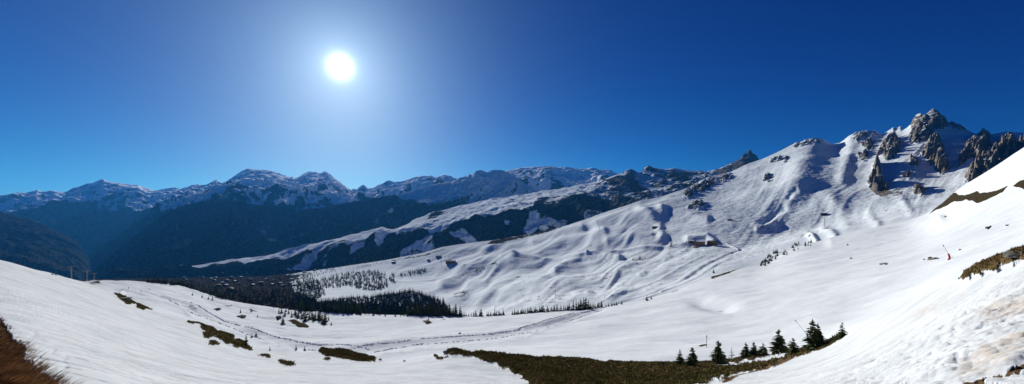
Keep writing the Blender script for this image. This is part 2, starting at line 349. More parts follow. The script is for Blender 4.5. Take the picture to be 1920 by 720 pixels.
# thickness of each crag in metres
CRH = [95, 130, 105, 60, 45, 50, 45, 85, 25, 40, 110, 120, 35, 30, 45, 16, 14, 14]
LOBES = [  # snow ribs and rolls: line, width px, height m
 ([(1530, 266), (1518, 290), (1500, 318), (1488, 348)], 24, 26), ([(1596, 262), (1592, 290), (1580, 330)], 12, 16),
 ([(1563, 378), (1578, 392), (1584, 415)], 13, 6), ([(1540, 355), (1560, 375)], 12, 5),
 ([(1470, 390), (1450, 402), (1432, 418)], 6, -9), ([(1420, 430), (1448, 420)], 6, 10), ([(1480, 372), (1492, 362)], 5, -9),
 ([(830, 536), (870, 508), (905, 498), (960, 486)], 11, 20), ([(960, 486), (1010, 470), (1060, 452), (1130, 440)], 10, 22),
 ([(1040, 508), (1062, 492), (1090, 480), (1130, 478), (1160, 484)], 7, 17),
 ([(1100, 478), (1160, 468), (1230, 462), (1300, 456)], 3., 9),
 ([(940, 488), (1000, 487), (1060, 484), (1100, 478)], 2.5, 7), ([(1150, 572), (1230, 546), (1330, 500), (1390, 470)], 2., -2.5), ([(1180, 572), (1280, 530), (1370, 488)], 1.5, 1.5), ([(1120, 570), (1220, 530), (1320, 486)], 1.5, 1.5), ([(700, 520), (760, 528), (830, 520), (870, 505)], 2.5, 4), ([(1385, 470), (1360, 455), (1345, 452)], 2, 4), ([(1120, 425), (1180, 405), (1240, 400)], 10, 22), ([(1200, 395), (1235, 420), (1240, 440)], 9, 14),
 ([(1240, 395), (1290, 400), (1325, 410)], 8, 16), ([(1000, 455), (1050, 440), (1090, 428)], 8, 14),
 ([(1140, 455), (1180, 445), (1220, 440)], 8, 12), ([(1290, 448), (1325, 442), (1338, 452)], 6, 12), ([(1320, 470), (1370, 480), (1300, 510), (1240, 545)], 3, 2.5),
 ([(1545, 430), (1565, 445), (1560, 462)], 8, 8), ([(1630, 400), (1645, 420)], 9, 5), ([(1690, 375), (1705, 395)], 8, 5), ([(1515, 440), (1530, 455)], 6, 10)]
MOUNDS = [(1203, 516, 8, 6), (1160, 534, 8, 4.5), (1105, 552, 9, 6.5), (1080, 548, 8, 4), (1048, 558, 8, 5), (1175, 512, 7, 3), (1110, 519, 9, 4), (1060, 535, 10, 3.5), (1000, 548, 10, 4), (970, 556, 10, 3.5), (1125, 535, 8, 2.5), (930, 560, 10, 3), (1020, 525, 9, 3), (985, 562, 9, 3), (1140, 560, 7, 2), (1250, 485, 10, 4), (1280, 470, 8, 3), (1215, 540, 8, 2), (870, 545, 12, 3), (800, 553, 12, 3)]
def Ddisp(c):
    k = c.Y/2500.
    t = np.clip(c.s/4, 0, 1); top = np.where(c.s >= 3.999, 0, 1)*sstep(4.0, 3.7, c.s)
    up = sstep(1.0, 1.6, c.s)
    right = sstep(1150, 1350, c.px)
    vis = sstep(560, 900, c.px)
    al = R(24)+R(26)*sstep(1250, 1500, c.px)
    qx = c.px-1375.; qy = c.py-420.; la = qx*np.cos(al)-qy*np.sin(al); lc = qx*np.sin(al)+qy*np.cos(al)
    wl = fbm(c.px, c.py, 90, 2, 58)*12
    fold = fbm(la/4.6, lc+wl, 26, 3, 61, .42)
    d = fold*(10-7.6*right)*up*(.25+.75*vis)*(.15+.85*top)*(1+.5*sstep(1.8, 2.6, c.s))
    d += fbm(c.X, c.Y, 520, 2, 64)*18*up*vis*(.2+.8*top)
    d += (ridged(la/5.5, lc+wl, 34, 3, 66)-.5)*3*right*up*(.1+.9*top)*sstep(1.6, 2.4, c.s)
    d += fbm(c.X, c.Y, 42, 5, 68, .55)*(.9+.7*right)*up
    for l, w, h in LOBES: d += bump(c, l, w, h)
    for x, y, w, h in MOUNDS: d += bump(c, [(x-3, y+1), (x+4, y-1)], w*.75, h, 1, 1.9)
    wx = fbm(c.X, c.Y, 70, 4, 71)*5.0
    cc = Ctx(); cc.px = c.px+wx*.8; cc.py = c.py+fbm(c.X, c.Y, 65, 4, 73)*4.
    rk = np.zeros_like(d); hh = np.zeros_like(d)
    for p, h in zip(CRAGS, CRH):
        sd = sdpoly(cc, p, 14); m = np.clip(.5+sd/2.4, 0, 1)
        hh = np.maximum(hh, sstep(-3, 9, sd)*h); rk = np.maximum(rk, m)
    rough = ridged(c.X*.9, c.Y*1.3, 130, 3, 75, .5)
    rough2 = ridged(c.X+wx*3, c.Y, 48, 4, 76, .6)
    d += .62*hh*(.22+1.0*(rough-.35))*(.3+.7*top)+np.clip(hh/60, 0, 1)*(rough2-.45)*6*(.35+.65*top)
    a2 = R(62); qx = c.px-1700.; qy = c.py-300.
    fins = ridged((qx*np.cos(a2)-qy*np.sin(a2))/3.2+wx, qx*np.sin(a2)+qy*np.cos(a2)+wx*.4, 12, 3, 79, .5)
    d += rk*(fins-.45)*52*(.4+.6*top)+rk*1.5*fbm(c.X, c.Y, 22, 3, 78)
    # the rock spire
    d += bump(c, [(1644, 312), (1646, 330)], 5, 40)
    c.rk = rk
    return d
def Dattr(c):
    gx, gy = slope_of(c); sl = np.hypot(gx, gy); n = fbm(c.X, c.Y, 90, 5, 80)
    c.m2 = np.clip(c.rk*1.15*sstep(.42, .75, sl+n*.35)*(1-.85*sstep(.10, .42, fbm(c.X*1.3, c.Y*.8, 110, 4, 86)+.12*(1.4-sl))), 0, 1)
    c.m2 = np.maximum(c.m2, sstep(1.0, 1.35, sl+n*.2)*sstep(1250, 1450, c.px)*.9)
    for p, v in [([(1625, 352), (1665, 345), (1675, 365), (1650, 372)], .62), ([(1665, 355), (1700, 352), (1692, 368), (1672, 372)], .5), ([(1590, 300), (1603, 296), (1601, 312)], .5),
                 ([(1690, 262), (1700, 258), (1690, 285)], .45)]:
        c.m2 = np.maximum(c.m2, v*polymask(c, p, 3))
    sp = fbm(c.X, c.Y, 16, 3, 83)+.5*fbm(c.X, c.Y, 220, 3, 84)+.25*(sl-.3)
    c.m2 = np.maximum(c.m2, .9*sstep(.86, .98, sp)*sstep(1.2, 1.6, c.s)*sstep(900, 1000, c.px))
    # brushwood and bare ground
    veg = [([(900, 462), (925, 448), (985, 438), (1050, 424), (1062, 427), (1020, 440), (960, 452), (930, 462)], .62), ([(640, 502), (720, 488), (790, 475), (830, 463), (845, 468), (800, 482), (720, 495), (660, 505)], .5),
           ([(1240, 372), (1262, 362), (1280, 366), (1250, 380)], .45), ([(840, 470), (930, 452), (940, 456), (850, 476)], .42), ([(1080, 432), (1150, 405), (1190, 385), (1180, 395), (1100, 430)], .40),
           ([(1050, 474), (1110, 455), (1120, 465), (1070, 478)], .40), ([(1140, 500), (1200, 480), (1215, 490), (1160, 506)], .40), ([(850, 515), (900, 500), (960, 488), (950, 500), (880, 520)], .45),
           ([(1465, 450), (1520, 425), (1545, 430), (1490, 460)], .42), ([(1250, 460), (1350, 452), (1345, 462), (1260, 466)], .42), ([(840, 552), (880, 545), (885, 560), (850, 565)], .45)]
    for p, v in veg: c.m1 = np.maximum(c.m1, v*polymask(c, p, 4))
    c.m1 = np.maximum(c.m1, .40*sstep(.15, .5, n)*sstep(1.5, 2, c.s)*(c.px > 950)*(c.py > 470))
    # forest floor around the village
    fl = np.interp(c.px[0], [150, 520, 560, 600, 700, 800, 860], [500, 505, 556, 568, 576, 582, 600])[None, :]
    c.m1 = np.maximum(c.m1, np.clip(.5+(c.py-fl+n*5)/8, 0, 1)*sstep(900, 840, c.px))
    c.m1 = np.maximum(c.m1, sstep(575, 520, c.px+n*30+(c.py-540)*.6)*.95)
D0 = [(150, 620, 800), (400, 630, 800), (600, 635, 800), (800, 640, 800), (1060, 625, 780), (1300, 575, 850), (1500, 505, 1050), (1745, 440, 1080), (1920, 425, 1000), (2400, 425, 950)]
D1 = [(150, 555, 950), (400, 566, 950), (600, 590, 930), (800, 596, 930), (1060, 585, 880), (1300, 537, 1000), (1500, 466, 1280), (1745, 410, 1250), (1920, 390, 1150), (2400, 390, 1050)]
D2 = [(150, 536, 1500), (400, 548, 1500), (600, 560, 1400), (800, 568, 1300), (1060, 545, 1250), (1300, 492, 1400), (1500, 432, 1800), (1745, 372, 1800), (1920, 345, 1600), (2400, 345, 1400)]
D3 = [(150, 528, 2300), (400, 532, 2300), (600, 527, 2150), (800, 522, 1950), (1060, 478, 1950), (1300, 398, 2450), (1400, 362, 2750), (1500, 330, 2800), (1600, 310, 2850), (1745, 271, 2800), (1920, 290, 2250), (2400, 290, 1900)]
sheet('ski_mountain', [(D0, False), (D1, False), (D2, False), (D3, False), (Dr, True), (shift(Dr, 60, 1.15), False)], 150, 2350, 1.25, [20, 70, 170, 200, 8], Ddisp, M_right, attrs=Dattr)

# the terrace with the groomed track, and the open slope on the right
Er = [(-500, 600, 350), (0, 560, 350), (60, 545, 350), (130, 533, 380), (165, 528, 430), (190, 529, 470), (210, 526, 520), (250, 527, 560), (300, 531, 600), (340, 535, 640), (380, 549, 680), (420, 561, 700), (460, 568), (500, 574, 700), (560, 582, 700), (650, 586, 680), (720, 590), (800, 591, 640), (900, 593, 600), (960, 590), (1000, 586, 580), (1060, 582, 560), (1100, 580), (1150, 573, 560), (1190, 566), (1230, 556, 600), (1260, 547), (1290, 536, 640), (1330, 519, 680), (1370, 507), (1400, 501, 750), (1430, 497), (1450, 486), (1475, 472, 850), (1500, 461), (1560, 446, 950), (1620, 431), (1700, 415, 1000), (1738, 402, 950), (1765, 383), (1787, 362, 850), (1809, 347), (1850, 322, 720), (1880, 303), (1900, 289), (1920, 276, 620), (2000, 230, 520), (2400, 120, 350)]
TRACK = [(236, 551), (262, 551), (300, 555), (338, 566), (352, 572), (366, 583), (400, 598), (440, 612), (480, 627), (530, 642), (580, 654), (630, 661), (680, 658), (720, 651), (780, 642), (850, 637), (930, 631), (985, 622), (1030, 608), (1060, 598), (1090, 590), (1120, 583), (1160, 575)]
def pxY(name, x, y):
    c = SHEETS[name]; j = int(np.argmin(np.abs(c.px[0]-x))); sel = c.s[:, j] < c.ridge
    col = c.py[:, j][sel]; i = int(np.argmin(np.abs(col-y))); return c.Y[i, j]
EPATCH = [([(1740, 402), (1765, 380), (1787, 360), (1800, 367), (1815, 363), (1830, 357), (1845, 362), (1870, 358), (1890, 350), (1880, 363), (1850, 376), (1832, 381), (1815, 374), (1790, 378), (1770, 388)], .95, 1.5),
          ([(1898, 352), (1912, 341), (1935, 335), (1990, 320), (1990, 345), (1920, 355)], .95, 1.5),
          ([(540, 601), (552, 599), (566, 604), (580, 612), (578, 618), (562, 614), (548, 608)], .8, 2), ([(442, 594), (452, 592), (462, 595), (455, 598)], .8, 1.5), ([(398, 578), (410, 577), (417, 580), (408, 582)], .8, 1.2),
          ([(516, 595), (524, 592), (528, 597), (520, 600)], .8, 1.2), ([(340, 571), (346, 571), (354, 579), (350, 580)], .8, 1), ([(1620, 497), (1640, 492), (1650, 496), (1630, 500)], .0, 2),
          ([(795, 601), (806, 600), (812, 604), (800, 606)], .7, 1.2), ([(455, 580), (470, 578), (490, 584), (480, 586)], .5, 1.5), ([(400, 566), (440, 572), (430, 578)], .48, 2), ([(820, 600), (838, 597), (834, 601)], .6, 1.2),
          ([(675, 612), (690, 610), (684, 614)], .5, 1.2), ([(890, 620), (905, 619), (900, 622)], .4, 1.2), ([(1250, 553), (1262, 545), (1275, 540), (1270, 546)], .5, 1.2), ([(1400, 497), (1440, 492), (1450, 494), (1400, 501)], .55, 1.5), ([(1330, 519), (1400, 500), (1400, 503), (1335, 522)], .6, 1.),
          ([(1060, 592), (1080, 587), (1085, 589), (1068, 594)], .4, 1), ([(150, 530), (185, 529), (200, 535), (170, 535)], .55, 1.5), ([(1308, 653), (1318, 649), (1326, 648), (1326, 652), (1314, 655)], .9, 1),
          ([(1338, 571), (1352, 569), (1362, 571), (1350, 573)], .5, 1.2), ([(1850, 430), (1856, 424), (1860, 424), (1854, 432)], .7, 1), ([(590, 628), (600, 630)], 0, 1), ([(540, 606), (556, 612), (566, 618)], .5, 2)]
def Edisp(c):
    k = sstep(0, .3, c.s)
    flat = 1-.6*sstep(1, .2, c.s)
    top = .25+.75*sstep(3.0, 2.8, c.s)
    d = fbm(c.X, c.Y, 120, 2, 91)*2.6*k*top+fbm(c.X, c.Y, 45, 3, 93)*.75*k*top
    d += fbm(c.X, c.Y, 9, 3, 95)*.13
    d += fbm(c.X, c.Y, 3, 2, 96)*.03
    # terrace hummocks
    d += sstep(760, 500, c.px)*sstep(1.6, 2.2, c.s)*fbm(c.X, c.Y, 38, 3, 97)*1.6*top
    # hollow in the open slope
    d -= bump(c, [(1318, 566), (1352, 572)], 15, 5.5, .6, 1.5)
    d += bump(c, [(1560, 455), (1640, 440), (1700, 425), (1760, 412)], 9, 4, .8, 1)
    dd = pdist(c, TRACK, pad=60)
    ml = c.Y/FP                                   # metres per pixel here
    dm = dd*ml*2.2                                # rough ground distance (foreshortened)
    c.tr = dm
    te = sstep(1148, 1105, c.px)
    d -= 3.0*te*np.exp(-(dm/6.0)**4)
    d += .8*te*np.exp(-((dm-9.0)/2.2)**2)*(.85+.35*fbm(c.X, c.Y, 5, 2, 99))
    # piste marks
    return d
def Eattr(c):
    n = fbm(c.X, c.Y, 14, 4, 101)
    for p, v, soft in EPATCH:
        if len(p) > 2: c.m1 = np.maximum(c.m1, v*polymask(c, p, soft))
    for p in ([(1736, 486), (1742, 481), (1760, 482), (1762, 485), (1748, 487)], [(1648, 494), (1656, 494), (1668, 496), (1660, 498)], [(216, 560), (224, 556)]):
        if len(p) > 2: c.m2 = np.maximum(c.m2, .85*polymask(c, p, 1.5))
E0 = [(-500, 700, 60), (0, 620, 95), (130, 600, 120), (250, 620, 130), (350, 650, 140), (475, 690, 145), (600, 705, 120), (700, 715, 110), (840, 715, 75), (1060, 720, 70), (1250, 725, 95), (1400, 705, 110), (1540, 690, 100), (1590, 660, 60), (1700, 600, 38), (1800, 560, 28), (1920, 520, 24), (2400, 330, 20)]
E1 = [(-500, 670, 130), (0, 590, 170), (130, 565, 190), (250, 580, 210), (350, 612, 210), (475, 655, 200), (600, 668, 190), (700, 680, 180), (840, 675, 160), (1060, 672, 160), (1250, 668, 150), (1400, 655, 150), (1540, 620, 150), (1700, 570, 130), (1800, 530, 110), (1920, 490, 90), (2400, 310, 70)]
E2 = [(-500, 630, 220), (0, 570, 260), (130, 545, 280), (250, 549, 330), (350, 572, 330), (475, 622, 300), (600, 645, 300), (700, 645, 300), (840, 633, 300), (1060, 622, 290), (1250, 600, 300), (1400, 570, 320), (1540, 530, 340), (1700, 490, 330), (1800, 460, 300), (1920, 420, 270), (2400, 240, 190)]
SHEETS_E = sheet('snow_terrace', [(E0, False), (E1, False), (E2, False), (Er, True), (shift(Er, 25, 1.12), False)], -500, 2350, 1.25, [40, 140, 230, 14], Edisp, M_terr, attrs=Eattr, sm=22, rw=.07, crisp=False)
SHEETS['snow_terrace'].ridge = 3.0

# the near slope
Fr = [(-600, 380, 70), (-200, 440, 75), (0, 489, 80), (30, 496), (60, 503, 90), (100, 514), (130, 521, 105), (160, 528), (200, 545, 115), (212, 550), (225, 554), (240, 560), (252, 568), (266, 574), (275, 580), (300, 587, 125), (350, 600), (358, 603), (372, 606), (395, 613), (412, 622, 125), (435, 630), (460, 644), (472, 655), (500, 660, 118), (540, 663), (590, 660), (600, 656), (620, 656, 100), (650, 658), (680, 668), (715, 676), (760, 676, 78), (820, 673), (831, 670), (833, 660), (842, 657, 62), (850, 656), (862, 660), (878, 663), (900, 664), (940, 669), (990, 671, 66), (1030, 675), (1050, 674), (1080, 672), (1110, 678), (1160, 681), (1200, 683), (1240, 684, 85), (1270, 680), (1300, 682), (1340, 680), (1400, 672, 92), (1450, 664), (1500, 658, 90), (1540, 648), (1560, 641), (1578, 630, 70), (1600, 616, 56), (1640, 592, 44), (1720, 556, 33), (1790, 528, 26), (1800, 522), (1822, 508), (1845, 494), (1870, 487, 22), (1890, 480), (1920, 473, 19), (2000, 440), (2400, 300, 12)]
def lump(c, L, seed): return ridged(c.X, c.Y, L, 4, seed, .55)
DIRT = [([(1180, 760), (1810, 724), (1850, 706), (1890, 693), (1930, 672), (2100, 600), (2400, 560), (2400, 900), (1700, 900), (1795, 722)], 1.0, 3)]
STRIP_DIRT = [(1788, 722), (1830, 712), (1862, 703), (1895, 693), (1925, 678), (1990, 640), (2400, 520), (2400, 560), (1990, 670), (1938, 690), (1900, 700), (1885, 705), (1862, 712), (1850, 714), (1842, 722), (1990, 735), (1990, 860), (1700, 860), (1740, 740)]
ISL = [(1855, 716), (1866, 709), (1884, 706), (1902, 701), (1925, 692), (1990, 670), (1990, 712), (1925, 716), (1895, 719), (1885, 713), (1870, 712)]
GRASS_L = [(-700, 400), (-120, 560), (0, 594), (8, 608), (20, 622), (40, 648), (52, 672), (68, 690), (82, 700), (108, 720), (150, 760), (260, 900), (-700, 900)]
HEATH = [(833, 655), (842, 652), (1090, 660), (1260, 672), (1330, 668), (1400, 662), (1560, 636), (1584, 622), (1572, 640), (1540, 652), (1500, 668), (1470, 676), (1440, 688), (1410, 697), (1380, 704), (1340, 712), (1310, 720), (1180, 760), (1000, 760), (996, 712), (962, 697), (928, 682), (895, 673), (868, 667), (850, 668), (833, 666)]
def snow_gap(c):
    return polymask(c, [(1335, 690), (1345, 682), (1370, 680), (1390, 676), (1410, 674), (1430, 668), (1455, 660), (1472, 656), (1480, 661), (1470, 670), (1440, 680), (1400, 683), (1370, 688), (1345, 691)], 1.5)
FP1 = [([(205, 548), (214, 547), (226, 551), (244, 560), (254, 570), (240, 570), (222, 560)], 1.), ([(246, 566), (256, 566), (268, 571), (276, 580), (266, 580), (256, 573)], 1.), ([(276, 573), (284, 574), (288, 580), (280, 578)], .9),
       ([(353, 602), (362, 602), (380, 605), (400, 612), (416, 622), (436, 630), (464, 646), (474, 656), (455, 656), (430, 645), (405, 632), (384, 620), (368, 609), (357, 607)], 1.), ([(374, 624), (388, 625), (398, 630), (395, 633), (382, 630)], .9),
       ([(392, 643), (402, 643), (410, 649), (404, 651), (396, 648)], .9), ([(592, 662), (600, 653), (650, 655), (684, 667), (716, 674), (690, 677), (668, 677), (640, 670), (615, 665)], 1.), ([(483, 669), (494, 669), (504, 672), (500, 675), (488, 673)], .9),
       ([(530, 680), (542, 679), (552, 684), (546, 687), (534, 684)], .9), ([(816, 670), (828, 669), (838, 671), (828, 674), (818, 673)], .9), ([(608, 674), (618, 673), (620, 676), (610, 677)], .9), ([(534, 668), (548, 668), (544, 670)], .6), ([(480, 646), (505, 655), (500, 657), (480, 650)], .8)]
BROWN_R = [(1798, 526), (1806, 515), (1822, 503), (1845, 489), (1870, 482), (1920, 466), (2100, 400), (2400, 290), (2400, 420), (2100, 445), (1920, 493), (1880, 503), (1850, 512), (1820, 521)]
def Fdisp(c):
    d = fbm(c.X, c.Y, 22, 2, 111)*.35*sstep(8, 40, c.Y)
    d += fbm(c.X, c.Y, 5, 3, 113)*.05*sstep(3, 10, c.Y)
    # wind ripples / melt cups, running down the left slope
    a = .93; u = c.X*math.cos(a)+c.Y*math.sin(a); v = -c.X*math.sin(a)+c.Y*math.cos(a)
    d += (perlin(u/.9, v/2.6, 115)*.5+perlin(u/.37, v/.9, 116)*.3)*.032*sstep(2, 6, c.Y)*sstep(70, 30, c.Y)
    # lumpy old snow at the right
    lm = polymask(c, [(1560, 720), (1640, 640), (1720, 590), (1790, 545), (1920, 500), (2400, 420), (2400, 860), (1500, 860)], 40)
    cupc = lump(c, 1.3, 117)
    d += lm*(-(cupc-.5)*.20+fbm(c.X, c.Y, .5, 3, 119)*.05)*sstep(2.5, 7, c.Y)*np.clip(14/c.Y, .35, 1)*1.0
    c.lm = lm
    d -= .035*sstep(.5, .8, lump(c, 1.5, 151))*sstep(3, 8, c.Y)*sstep(60, 25, c.Y)*(1-lm)
    # footprints
    for x, y in [(1695, 640), (1725, 638), (1712, 645), (1640, 675), (1598, 702), (1782, 640), (1790, 625), (1815, 655), (1793, 672), (118, 672), (118, 688), (96, 660), (60, 628), (80, 680)]:
        d -= bump(c, [(x, y), (x+4, y-3)], 6, .03, 1, 1.6)
    # vegetation stands a little proud and is hummocky
    c0 = c; c = Ctx(); c.__dict__.update(c0.__dict__)
    c.px = c0.px+fbm(c0.px, c0.py*1.6, 24, 5, 141)*8; c.py = c0.py+fbm(c0.px, c0.py*1.6, 20, 5, 143)*4.0
    hm = polymask(c, HEATH, 2.2)*(1-snow_gap(c))
    hum = lump(c, 5.5, 121)*.55+lump(c, 1.7, 123)*.28
    for p, v in FP1: hm = np.maximum(hm, polymask(c, p, 1.2)*v)
    brn = polymask(c, BROWN_R, 2); gl = polymask(c, GRASS_L, 3)
    dirt = polymask(c, STRIP_DIRT, 2.0)*(1-polymask(c, ISL, 1.6))
    d += hm*(hum-.15)*1.0*np.clip(c.Y/60, .25, 1)
    d += brn*(.12+.3*lump(c, 1.6, 125))
    d -= gl*(.10-.07*fbm(c.X, c.Y, .8, 3, 127))
    d = d*(1-.8*dirt)-dirt*(.03-.03*fbm(c.X, c.Y, .2, 4, 129))
    c = c0
    c.hm = hm; c.brn = brn; c.gl = gl; c.dirt = dirt
    return d
def Fattr(c):
    c.m1 = np.maximum(c.hm, c.brn*.95); c.m2 = np.maximum(c.gl, c.dirt)
    # bare brown earth strip under the trees
    c.m2 = np.maximum(c.m2, .8*polymask(c, [(1352, 712), (1400, 700), (1440, 686), (1475, 672), (1530, 655), (1535, 652), (1480, 678), (1440, 692), (1390, 706), (1355, 716)], 3))
    c.m2 = np.maximum(c.m2, .55*polymask(c, [(1840, 508), (1900, 488), (1960, 470), (1960, 488), (1880, 503)], 4))
    st = .9*polymask(c, [(1700, 600), (1720, 578), (1760, 560), (1790, 545), (1800, 550), (1770, 572), (1740, 590), (1715, 606)], 14)
    st = np.maximum(st, .8*polymask(c, [(1810, 590), (1850, 565), (1920, 545), (1990, 530), (1990, 600), (1870, 600), (1840, 605)], 14))
    st = np.maximum(st, .85*polymask(c, [(1780, 690), (1820, 650), (1880, 620), (1990, 600), (1990, 680), (1920, 670), (1860, 700), (1800, 715)], 16))
    c.m3 = st
F0 = [(-600, 950, 1.6), (0, 950, 1.8), (300, 950, 2.6), (600, 950, 3.2), (1200, 950, 3.2), (1500, 950, 3), (1800, 950, 2.2), (2400, 950, 1.7)]
F1 = [(-600, 700, 4.0), (0, 720, 4.5), (150, 722, 5.5), (300, 724, 9), (500, 726, 15), (900, 730, 22), (1200, 735, 25), (1400, 730, 19), (1600, 724, 10), (1800, 720, 5.2), (1920, 718, 4.6), (2400, 640, 4.)]
F2 = [(-600, 540, 16), (0, 600, 16), (150, 622, 21), (300, 650, 32), (500, 688, 45), (700, 698, 46), (850, 694, 42), (1000, 700, 42), (1200, 708, 48), (1400, 700, 44), (1500, 686, 36), (1600, 664, 24), (1700, 628, 17), (1800, 600, 12.5), (1920, 578, 10), (2400, 460, 8)]
sheet('near_slope', [(F0, False), (F1, False), (F2, False), (Fr, True), (shift(Fr, 70, 1.12), False)], -600, 2400, 1.1, [45, 230, 190, 10], Fdisp, M_near, attrs=Fattr, sm=30, rw=.05, crisp=False)
SHEETS['near_slope'].ridge = 3.0

def grid_obj(name, verts, faces, mat, kind='structure'):
    me = bpy.data.meshes.new(name); me.from_pydata(verts, [], faces); me.update(); me.materials.append(mat)
    o = bpy.data.objects.new(name, me); COL.objects.link(o); o['kind'] = kind; return o
# ground under and behind the camera, and the deep valley floor out to the horizon
def make_ground():
    c = SHEETS['near_slope']; r3 = int(np.argmin(np.abs(c.s[:, 0]-3.0)))
    P = lambda i, j: (c.X[i, j], c.Y[i, j], c.Zf[i, j])
    nc = c.X.shape[1]
    left = [P(i, 0) for i in range(r3, 0, -6)]; front = [P(0, j) for j in range(0, nc, 6)]+[P(0, nc-1)]; right = [P(i, nc-1) for i in range(6, r3+1, 6)]
    V = []; F = []
    def outer(p, kind, k):
        x, y, z = p
        if kind == 'l': dx, dy, sl = -1.0, -.25, .06
        elif kind == 'r': dx, dy, sl = 1.0, -.35, .16
        else:
            t = np.clip((x+3.3)/6.5, 0, 1); dx = -1+2*t; dy = -1.2*math.sin(math.pi*t)-.3; sl = .10+.06*t
        d = [0, 2, 6, 15, 40, 120][k]
        return (x+dx*d, y+dy*d, z+sl*d+.02*d*math.sin(x*.3+y*.2+k)*(k > 0))
    ring = [(p, 'l') for p in left]+[(p, 'f') for p in front]+[(p, 'r') for p in right]
    for p, kd in ring:
        for k in range(6): V.append(outer(p, kd, k))
    for q in range(len(ring)-1):
        for k in range(5): a = q*6+k; F.append((a, a+6, a+7, a+1))
    o = grid_obj('ground', V, F, M_near); o.data.polygons.foreach_set('use_smooth', [True]*len(F))
make_ground()
grid_obj('valley_floor', [(-40000, 2500, -1500), (40000, 2500, -1500), (40000, 60000, -1500), (-40000, 60000, -1500)], [(0, 1, 2, 3)], M_mid)

# ------------------------------------------------------------------ ray casting for placement
bpy.context.view_layer.update()
DG = bpy.context.evaluated_depsgraph_get()
def hit(px, py):
    ok, loc, nrm, i, ob, mt = SC.ray_cast(DG, Vector((0, 0, 0)), ray(px, py).normalized(), distance=60000)
    return loc.copy() if ok else None
def drop(x, y, top=3000):
    ok, loc, nrm, i, ob, mt = SC.ray_cast(DG, Vector((x, y, top)), Vector((0, 0, -1)), distance=9000)
    return loc.copy() if ok else None
#OBJECTS#
# ------------------------------------------------------------------ object helpers
def flat(name, col, col2=None, scale=3., rough=.8, spec=.1, bmp=0.):
    m, nt, b = newmat(name); g = G(nt)
    c2 = col2 or tuple(x*.7 for x in col)
    n = g.noise(scale, 5, .6)
    nt.links.new(g.mix(g.ramp(n, .35, .65), col, c2), b.inputs['Base Color'])
    b.inputs['Roughness'].default_value = rough; b.inputs['Specular IOR Level'].default_value = spec
    if bmp: nt.links.new(g.bump(n, bmp), b.inputs['Normal'])
    return m
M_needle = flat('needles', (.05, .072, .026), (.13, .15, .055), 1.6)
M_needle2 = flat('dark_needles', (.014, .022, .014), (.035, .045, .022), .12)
M_bark = flat('bark', (.07, .05, .035), None, 9)
M_twig = flat('bare_twigs', (.16, .14, .12), (.25, .22, .19), 4)
M_stone = flat('stone', (.10, .10, .09), (.24, .23, .20), 2.2, bmp=.05)
M_steel = flat('galvanised_steel', (.30, .31, .32), (.2, .21, .22), 2, .5, .4)
M_black = flat('black_rubber', (.02, .02, .022), None, 3)
M_red = flat('red_padding', (.50, .035, .03), (.36, .02, .02), 2)
M_wood = flat('weathered_timber', (.10, .055, .03), (.19, .11, .06), .9)
M_wood2 = flat('honey_timber', (.38, .22, .09), (.24, .13, .05), .8)
M_wall = flat('pale_render', (.42, .37, .30), (.32, .28, .23), .3)
M_rsnow = flat('roof_snow', (.80, .83, .88), (.74, .78, .84), .3)
M_roofd = flat('slate_roof', (.06, .055, .055), (.12, .11, .10), .8)
M_glass = flat('window_glass', (.02, .03, .04), None, 1, .1, .6)
M_skin = flat('skin', (.45, .28, .2), None, 3)
M_snowobj = flat('loose_snow', (.66, .69, .75), (.58, .62, .7), 2, .9, 0)

def mk(name, verts, faces, mat, parent=None, smooth=False):
    me = bpy.data.meshes.new(name); me.from_pydata([tuple(v) for v in verts], [], faces)
    me.update(); mats = mat if isinstance(mat, list) else [mat]
    for m in mats: me.materials.append(m)
    if smooth: me.polygons.foreach_set('use_smooth', [True]*len(me.polygons))
    o = bpy.data.objects.new(name, me); COL.objects.link(o)
    if parent: o.parent = parent
    return o
def tag(o, label, cat, group=None):
    o['label'] = label; o['category'] = cat
    if group: o['group'] = group
    elif 'group' in o: del o['group']
    return o
def empty(name, loc=(0, 0, 0), rz=0.):
    o = bpy.data.objects.new(name, None); COL.objects.link(o); o.location = loc; o.rotation_euler = (0, 0, rz); o.empty_display_size = .1
    return o
def kids(o): return [c for c in COL.objects if c.parent == o]
KIDS = {}
def copy_tree(o):
    c = o.copy(); COL.objects.link(c)
    if o.name not in KIDS: KIDS[o.name] = [(k, kids(k)) for k in kids(o)]
    for k, gs in KIDS[o.name]:
        d = k.copy(); COL.objects.link(d); d.parent = c
        for gk in gs:
            e = gk.copy(); COL.objects.link(e); e.parent = d
    return c
